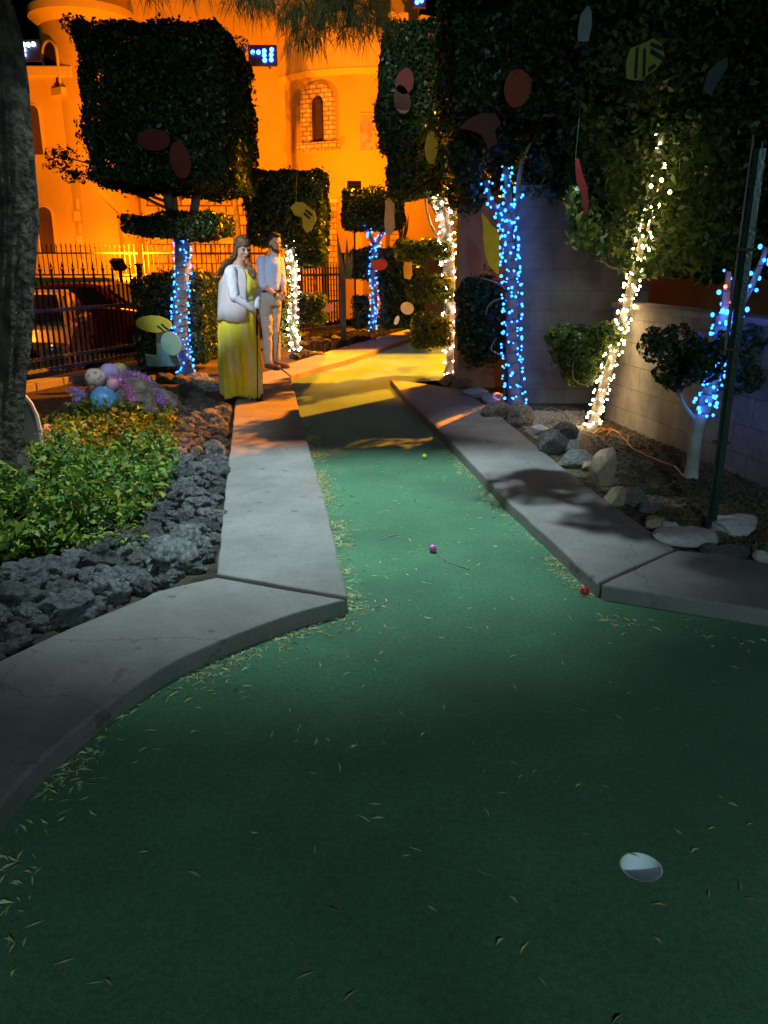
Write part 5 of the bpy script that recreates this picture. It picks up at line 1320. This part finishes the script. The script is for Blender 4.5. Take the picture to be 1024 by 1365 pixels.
# ---------------- man
mf = G(373,491,KZ); YM_ = mf.y+.02
def Mp(cx, cy, dy=0.0): return P(260+cx/4.875, 280+cy/4.875, YM_+dy)
man = empty('person', (mf.x, mf.y, KZ), 'bearded man in light blue shirt and beige chinos standing behind the woman', 'person', 'people waiting on the left kerb')
skin2 = skinmat('tanned skin', (.42,.24,.16), (.50,.30,.21))
b = MB(); hm = Mp(520,212); fd2 = Vector((.62,-.78,-.12)); T2, r2 = head(b, hm, fd2)
cap(b, hm+Vector((-.01,.01,-.07)), Mp(495,318,.02), .052, .062)
b.ell(Mp(485,380), (.155,.105,.15), 18, 12); b.ell(Mp(490,470), (.135,.10,.15), 18, 12); b.ell(Mp(486,550), (.135,.105,.11), 18, 12)
s1 = Mp(432,330,-.07); e1 = Mp(438,485,-.10); w1 = Mp(538,562,-.17); g1 = Mp(568,578,-.18)
s2 = Mp(545,332,.09); e2 = Mp(572,470,.03); w2 = Mp(584,550,-.10); g2 = Mp(576,560,-.17)
cap(b, s1, e1, .055, .042); cap(b, e1, w1, .042, .027); cap(b, s2, e2, .052, .040); cap(b, e2, w2, .040, .026)
sd2 = (Mp(580,540,-.18)-Mp(520,960,-.20)).normalized()
hand(b, w1, g1, sd2, .009, side=-1); hand(b, w2, g2, sd2, .009, side=1)
lk = [((455,585,-.04),(470,790,-.07),(474,985,-.05)), ((515,585,.06),(520,790,.03),(530,965,.08))]
for hp, kn, an in lk: cap(b, Mp(*hp), Mp(*kn), .080, .055); cap(b, Mp(*kn), Mp(*an), .052, .036)
fuse(b, 'body', skin2, man, .0064)
face_parts(T2, r2, man)
hair2 = mat('short dark hair', (.025,.015,.010), .6, (.05,.03,.02), 40, .6, 90)
hb = MB(); hb.ell(T2(0,-.024,.042), (.081,.092,.090), 18, 12, rot=r2); hb.ell(T2(0,-.045,-.005), (.078,.066,.085), 14, 10, rot=r2); hb.ell(T2(0,.045,.096), (.055,.045,.030), 12, 8, rot=r2)
fuse(hb, 'hair', hair2, man, .0072, 2, disp=(.008,.02))
bb = MB(); bb.ell(T2(0,.046,-.094), (.042,.042,.034), 14, 10, rot=r2); 
for s in (-1,1): cap(bb, T2(s*.068,.012,-.035), T2(s*.045,.040,-.085), .012, .020)
bb.ell(T2(0,.088,-.052), (.026,.010,.005), 10, 6, rot=r2)
fuse(bb, 'beard', hair2, man, .0062, 1)
shirt_m = mat('light blue cotton shirt', (.34,.42,.62), .85, (.42,.50,.70), 5, .3, 60)
sb = MB()
def mr(cxl, cxr, cy, dep, rp=0.0, dy=0.0, f_=Mp, rot=-18):
    l, r_ = f_(cxl,cy), f_(cxr,cy); return ((l.x+r_.x)/2, YM_+dy, l.z, (r_.x-l.x)/2, dep, rp, R(rot))
ring_loft(sb, [mr(418,556,528,.118,.012), mr(416,558,500,.12,.012), mr(414,558,450,.125,.006), mr(410,560,400,.13), mr(408,560,350,.125), mr(420,552,318,.10), mr(455,535,298,.075)])
cap(sb, s1, e1, .070, .056); cap(sb, e1, e1.lerp(w1,.10), .056, .052); cap(sb, s2, e2, .066, .054); cap(sb, e2, e2.lerp(w2,.1), .054, .050)
sb.ell(Mp(440,322,-.05), (.075,.075,.055), 12, 8)
fuse(sb, 'shirt', shirt_m, man, .0068, 3, disp=(.014,.06))
MB().slab([T2(-.05,.03,-.125), T2(-.015,.085,-.155), T2(-.045,.06,-.19), T2(-.075,.02,-.155)], (0,-.006,0)).build('collar', shirt_m, man)
MB().slab([T2(.05,.03,-.125), T2(.015,.085,-.155), T2(.045,.06,-.19), T2(.075,.02,-.155)], (0,-.006,0)).build('collar', shirt_m, man)
ring_loft(MB(), [mr(415,560,534,.123), mr(416,559,515,.122)]).build('belt', mat('dark leather belt', (.03,.018,.012), .4), man, smooth=True)
pb = MB(); chino = mat('beige chino cloth', (.27,.25,.22), .9, (.34,.32,.28), 5, .3, 70)
ring_loft(pb, [mr(412,560,535,.122), mr(408,562,575,.128), mr(412,560,620,.12)])
for (hp, kn, an), w_ in zip(lk, (1, 1)):
    a_ = Vector(Mp(*an)); cap(pb, Mp(*hp), Mp(*kn), .098, .072); cap(pb, Mp(*kn), a_, .070, .056)
fuse(pb, 'trousers', chino, man, .0068, 3, disp=(.020,.07))
shoe_b = mat('brown leather shoe', (.10,.04,.022), .35, (.14,.06,.03), 10)
for (cx, cy, dy) in ((470,1018,-.05),(530,1004,.08)):
    h0 = Mp(cx,cy,dy); h0.z = KZ+.045; t0 = h0+Vector((.17,-.12,-.012)); sh = MB(); cap(sh, h0, h0.lerp(t0,.55), .042, .040); cap(sh, h0.lerp(t0,.55), t0, .040, .032)
    sh.v = [(v[0], v[1], max(KZ+.001, v[2]-.004)) for v in sh.v]; fuse(sh, 'shoe', shoe_b, man, .007, 1)
MB().tube([e1.lerp(w1,.80)+Vector((0,0,0)), e1.lerp(w1,.92)], .033, 14).build('wristwatch', mat('watch strap', (.02,.02,.02), .4), man, smooth=True)
pt = Mp(580,535,-.18); pf = Mp(516,985,-.20); pf.z = KZ+.002
putter(pt, pf, 'putter held low in front by the bearded man', (.8,-.6,0))

# ================================================================== LIGHT
def lamp(name, kind, loc, power, col, target=None, size=.1, angle=60, blend=.5):
    l = bpy.data.lights.new(name, kind); l.energy = power; l.color = col
    if kind in ('SPOT','POINT'): l.shadow_soft_size = size
    if kind == 'SPOT': l.spot_size = R(angle); l.spot_blend = blend
    o = bpy.data.objects.new(name, l); C.objects.link(o); o.location = loc
    if target is not None: o.rotation_euler = (Vector(target)-Vector(loc)).to_track_quat('-Z','Y').to_euler()
    return o
SOD = (1.0,.27,.012); SOD_ = (1.0,.285,.004)
SOD2 = (1.0,.235,.003)
COOL = (.62,.90,1.0)
def flood_fixture(loc, target, label, group='floodlights aimed at the castle'):
    t = empty('floodlight', tuple(loc), label, 'floodlight', group); d = (Vector(target)-Vector(loc)).normalized(); q = d.to_track_quat('Y','Z').to_matrix()
    MB().box(Vector(loc)-d*.16, (.40,.16,.30), tilt=q).build('housing', M['iron'], t, bevel=.02)
    MB().tube([Vector(loc)-d*.16, (loc[0], loc[1], -.45)], .03, 8).build('stand', M['iron'], t)
# castle floods
L1 = tuple(P(163,348,21.9)); flood_fixture(L1, (-3,28,6), 'black floodlight on the ground hidden behind the blue-lit trunk')
lamp('castle_flood', 'SPOT', L1, 3500, SOD2, (-6.2,28,4.6), .12, 140, .5)
c2 = P(472,243,24.6); flood_fixture(tuple(c2), (bx-.5,27,6.5), 'small floodlight rising above the small far crown')
lamp('bay_flood', 'SPOT', tuple(c2+Vector((0,.05,.05))), 330, SOD2, (c2.x+.1,27,c2.z+1.2), .08, 150, .8)
lamp('castle_flood', 'SPOT', (2.5,19.0,4.5), 3300, SOD2, (-.5,28,5.5), .15, 100, .6)
# sodium street lamp beyond the course, high above the view
lamp('street_lamp', 'SPOT', (4.2,14.2,6.2), 24000, SOD_, (.1,10.2,0), .05, 48, .25)
sl_ = Vector((-.6,21,9.5)); el = R(57)
lamp('street_lamp', 'SPOT', sl_, 34000, SOD_, sl_+Vector((.06,-math.cos(el),-math.sin(el))), .10, 40, .35)
lamp('parking_lamp', 'SPOT', (-9,19,8.5), 2600, SOD, (-6.5,15,-.4), .2, 62, .5)
# cool course lamp over the green, with a hood added unseen to cut far light
hl = Vector((-.60,5.3,5.2))
gl_ = empty('course_light', tuple(hl+Vector((0,0,.15))), 'unseen black lamp over the middle of the green, with an added shroud to cut its light', 'lamp')
MB().box(hl+Vector((0,0,.13)), (.34,.30,.10)).build('housing', M['iron'], gl_, bevel=.01)
MB().box(hl+Vector((0,.268,-.40)), (1.4,.40,.012)).build('cutoff_hood', M['iron'], gl_)
MB().box(hl+Vector((0,.46,-.14)), (1.4,.012,.52)).build('cutoff_back', M['iron'], gl_)
lamp('unseen_spot', 'SPOT', hl, 2050, COOL, hl+Vector((0,-math.tan(R(2)),-1)), .03, 60, .85)
# cool lamp over the bed and the left kerb
lamp('unseen_spot', 'SPOT', (-1.9,5.8,3.5), 380, (.92,.95,.96), (-2.95,6.8,0), .08, 68, .7)
# cool lamp from the left on the two players
lamp('unseen_spot', 'SPOT', (-2.9,5.2,3.45), 900, (.74,.88,1.0), (-1.72,9.8,1.0), .06, 27, .5)
# cool lamp over the gravel and the end of the right kerb
lamp('unseen_spot', 'SPOT', (1.25,6.6,3.2), 150, (.80,.92,1.0), (1.45,7.2,0), .06, 40, .6)
lamp('unseen_spot', 'SPOT', (-1.6,5.9,5.4), 110, (.9,1.0,.8), (-.9,8.1,3.6), .08, 50, .8)  # added unseen light that lifts the hanging pine needles
# added unseen light that brightens the tall narrow crown
lamp('unseen_spot', 'SPOT', (-.5,6.6,5.0), 210, (.85,1.0,.9), (.5,10.4,3.9), .08, 26, .7)
sun = bpy.data.lights.new('night_skylight', 'SUN'); sun.energy = .09; sun.angle = R(25); sun.color = (.62,.85,1.0)
lamp('rear_fill', 'SPOT', (.9,-3.6,2.8), 430, (.50,.88,.95), (-.2,2.9,0), .15, 78, .7)  # unseen cool fill behind the camera for the foreground and the cup
so = bpy.data.objects.new('night_skylight', sun); C.objects.link(so); so.rotation_euler = Vector((.2,1.3,-1)).to_track_quat('-Z','Y').to_euler()

w = bpy.data.worlds.new('World'); bpy.context.scene.world = w; w.use_nodes = True
nt = w.node_tree; sky = nt.nodes.new('ShaderNodeTexSky'); sky.sky_type = 'NISHITA'; sky.sun_disc = False
sky.sun_elevation = R(-4); sky.sun_rotation = R(200); sky.altitude = 0
nt.links.new(sky.outputs[0], nt.nodes['Background'].inputs[0]); nt.nodes['Background'].inputs[1].default_value = .03

# ------------------------------------------------------------------ camera and output
cd = bpy.data.cameras.new('camera'); cam = bpy.data.objects.new('camera', cd); C.objects.link(cam)
cam.location = (0,0,CAMH); cam.rotation_euler = (R(90)-PITCH, 0, 0)
cd.sensor_fit = 'VERTICAL'; cd.sensor_height = 36; cd.sensor_width = 36; cd.lens = FPX/1365*36; cd.clip_end = 400; cd.clip_start = .05
sc = bpy.context.scene; sc.camera = cam
sc.view_settings.view_transform = 'Standard'; sc.view_settings.look = 'None'; sc.view_settings.exposure = 0; sc.view_settings.gamma = 1
sc.cycles.use_denoising = True
sc.cycles.max_bounces = 6; sc.cycles.diffuse_bounces = 3; sc.cycles.glossy_bounces = 2; sc.cycles.transmission_bounces = 2
sc.cycles.sample_clamp_indirect = 3; sc.cycles.use_light_tree = True
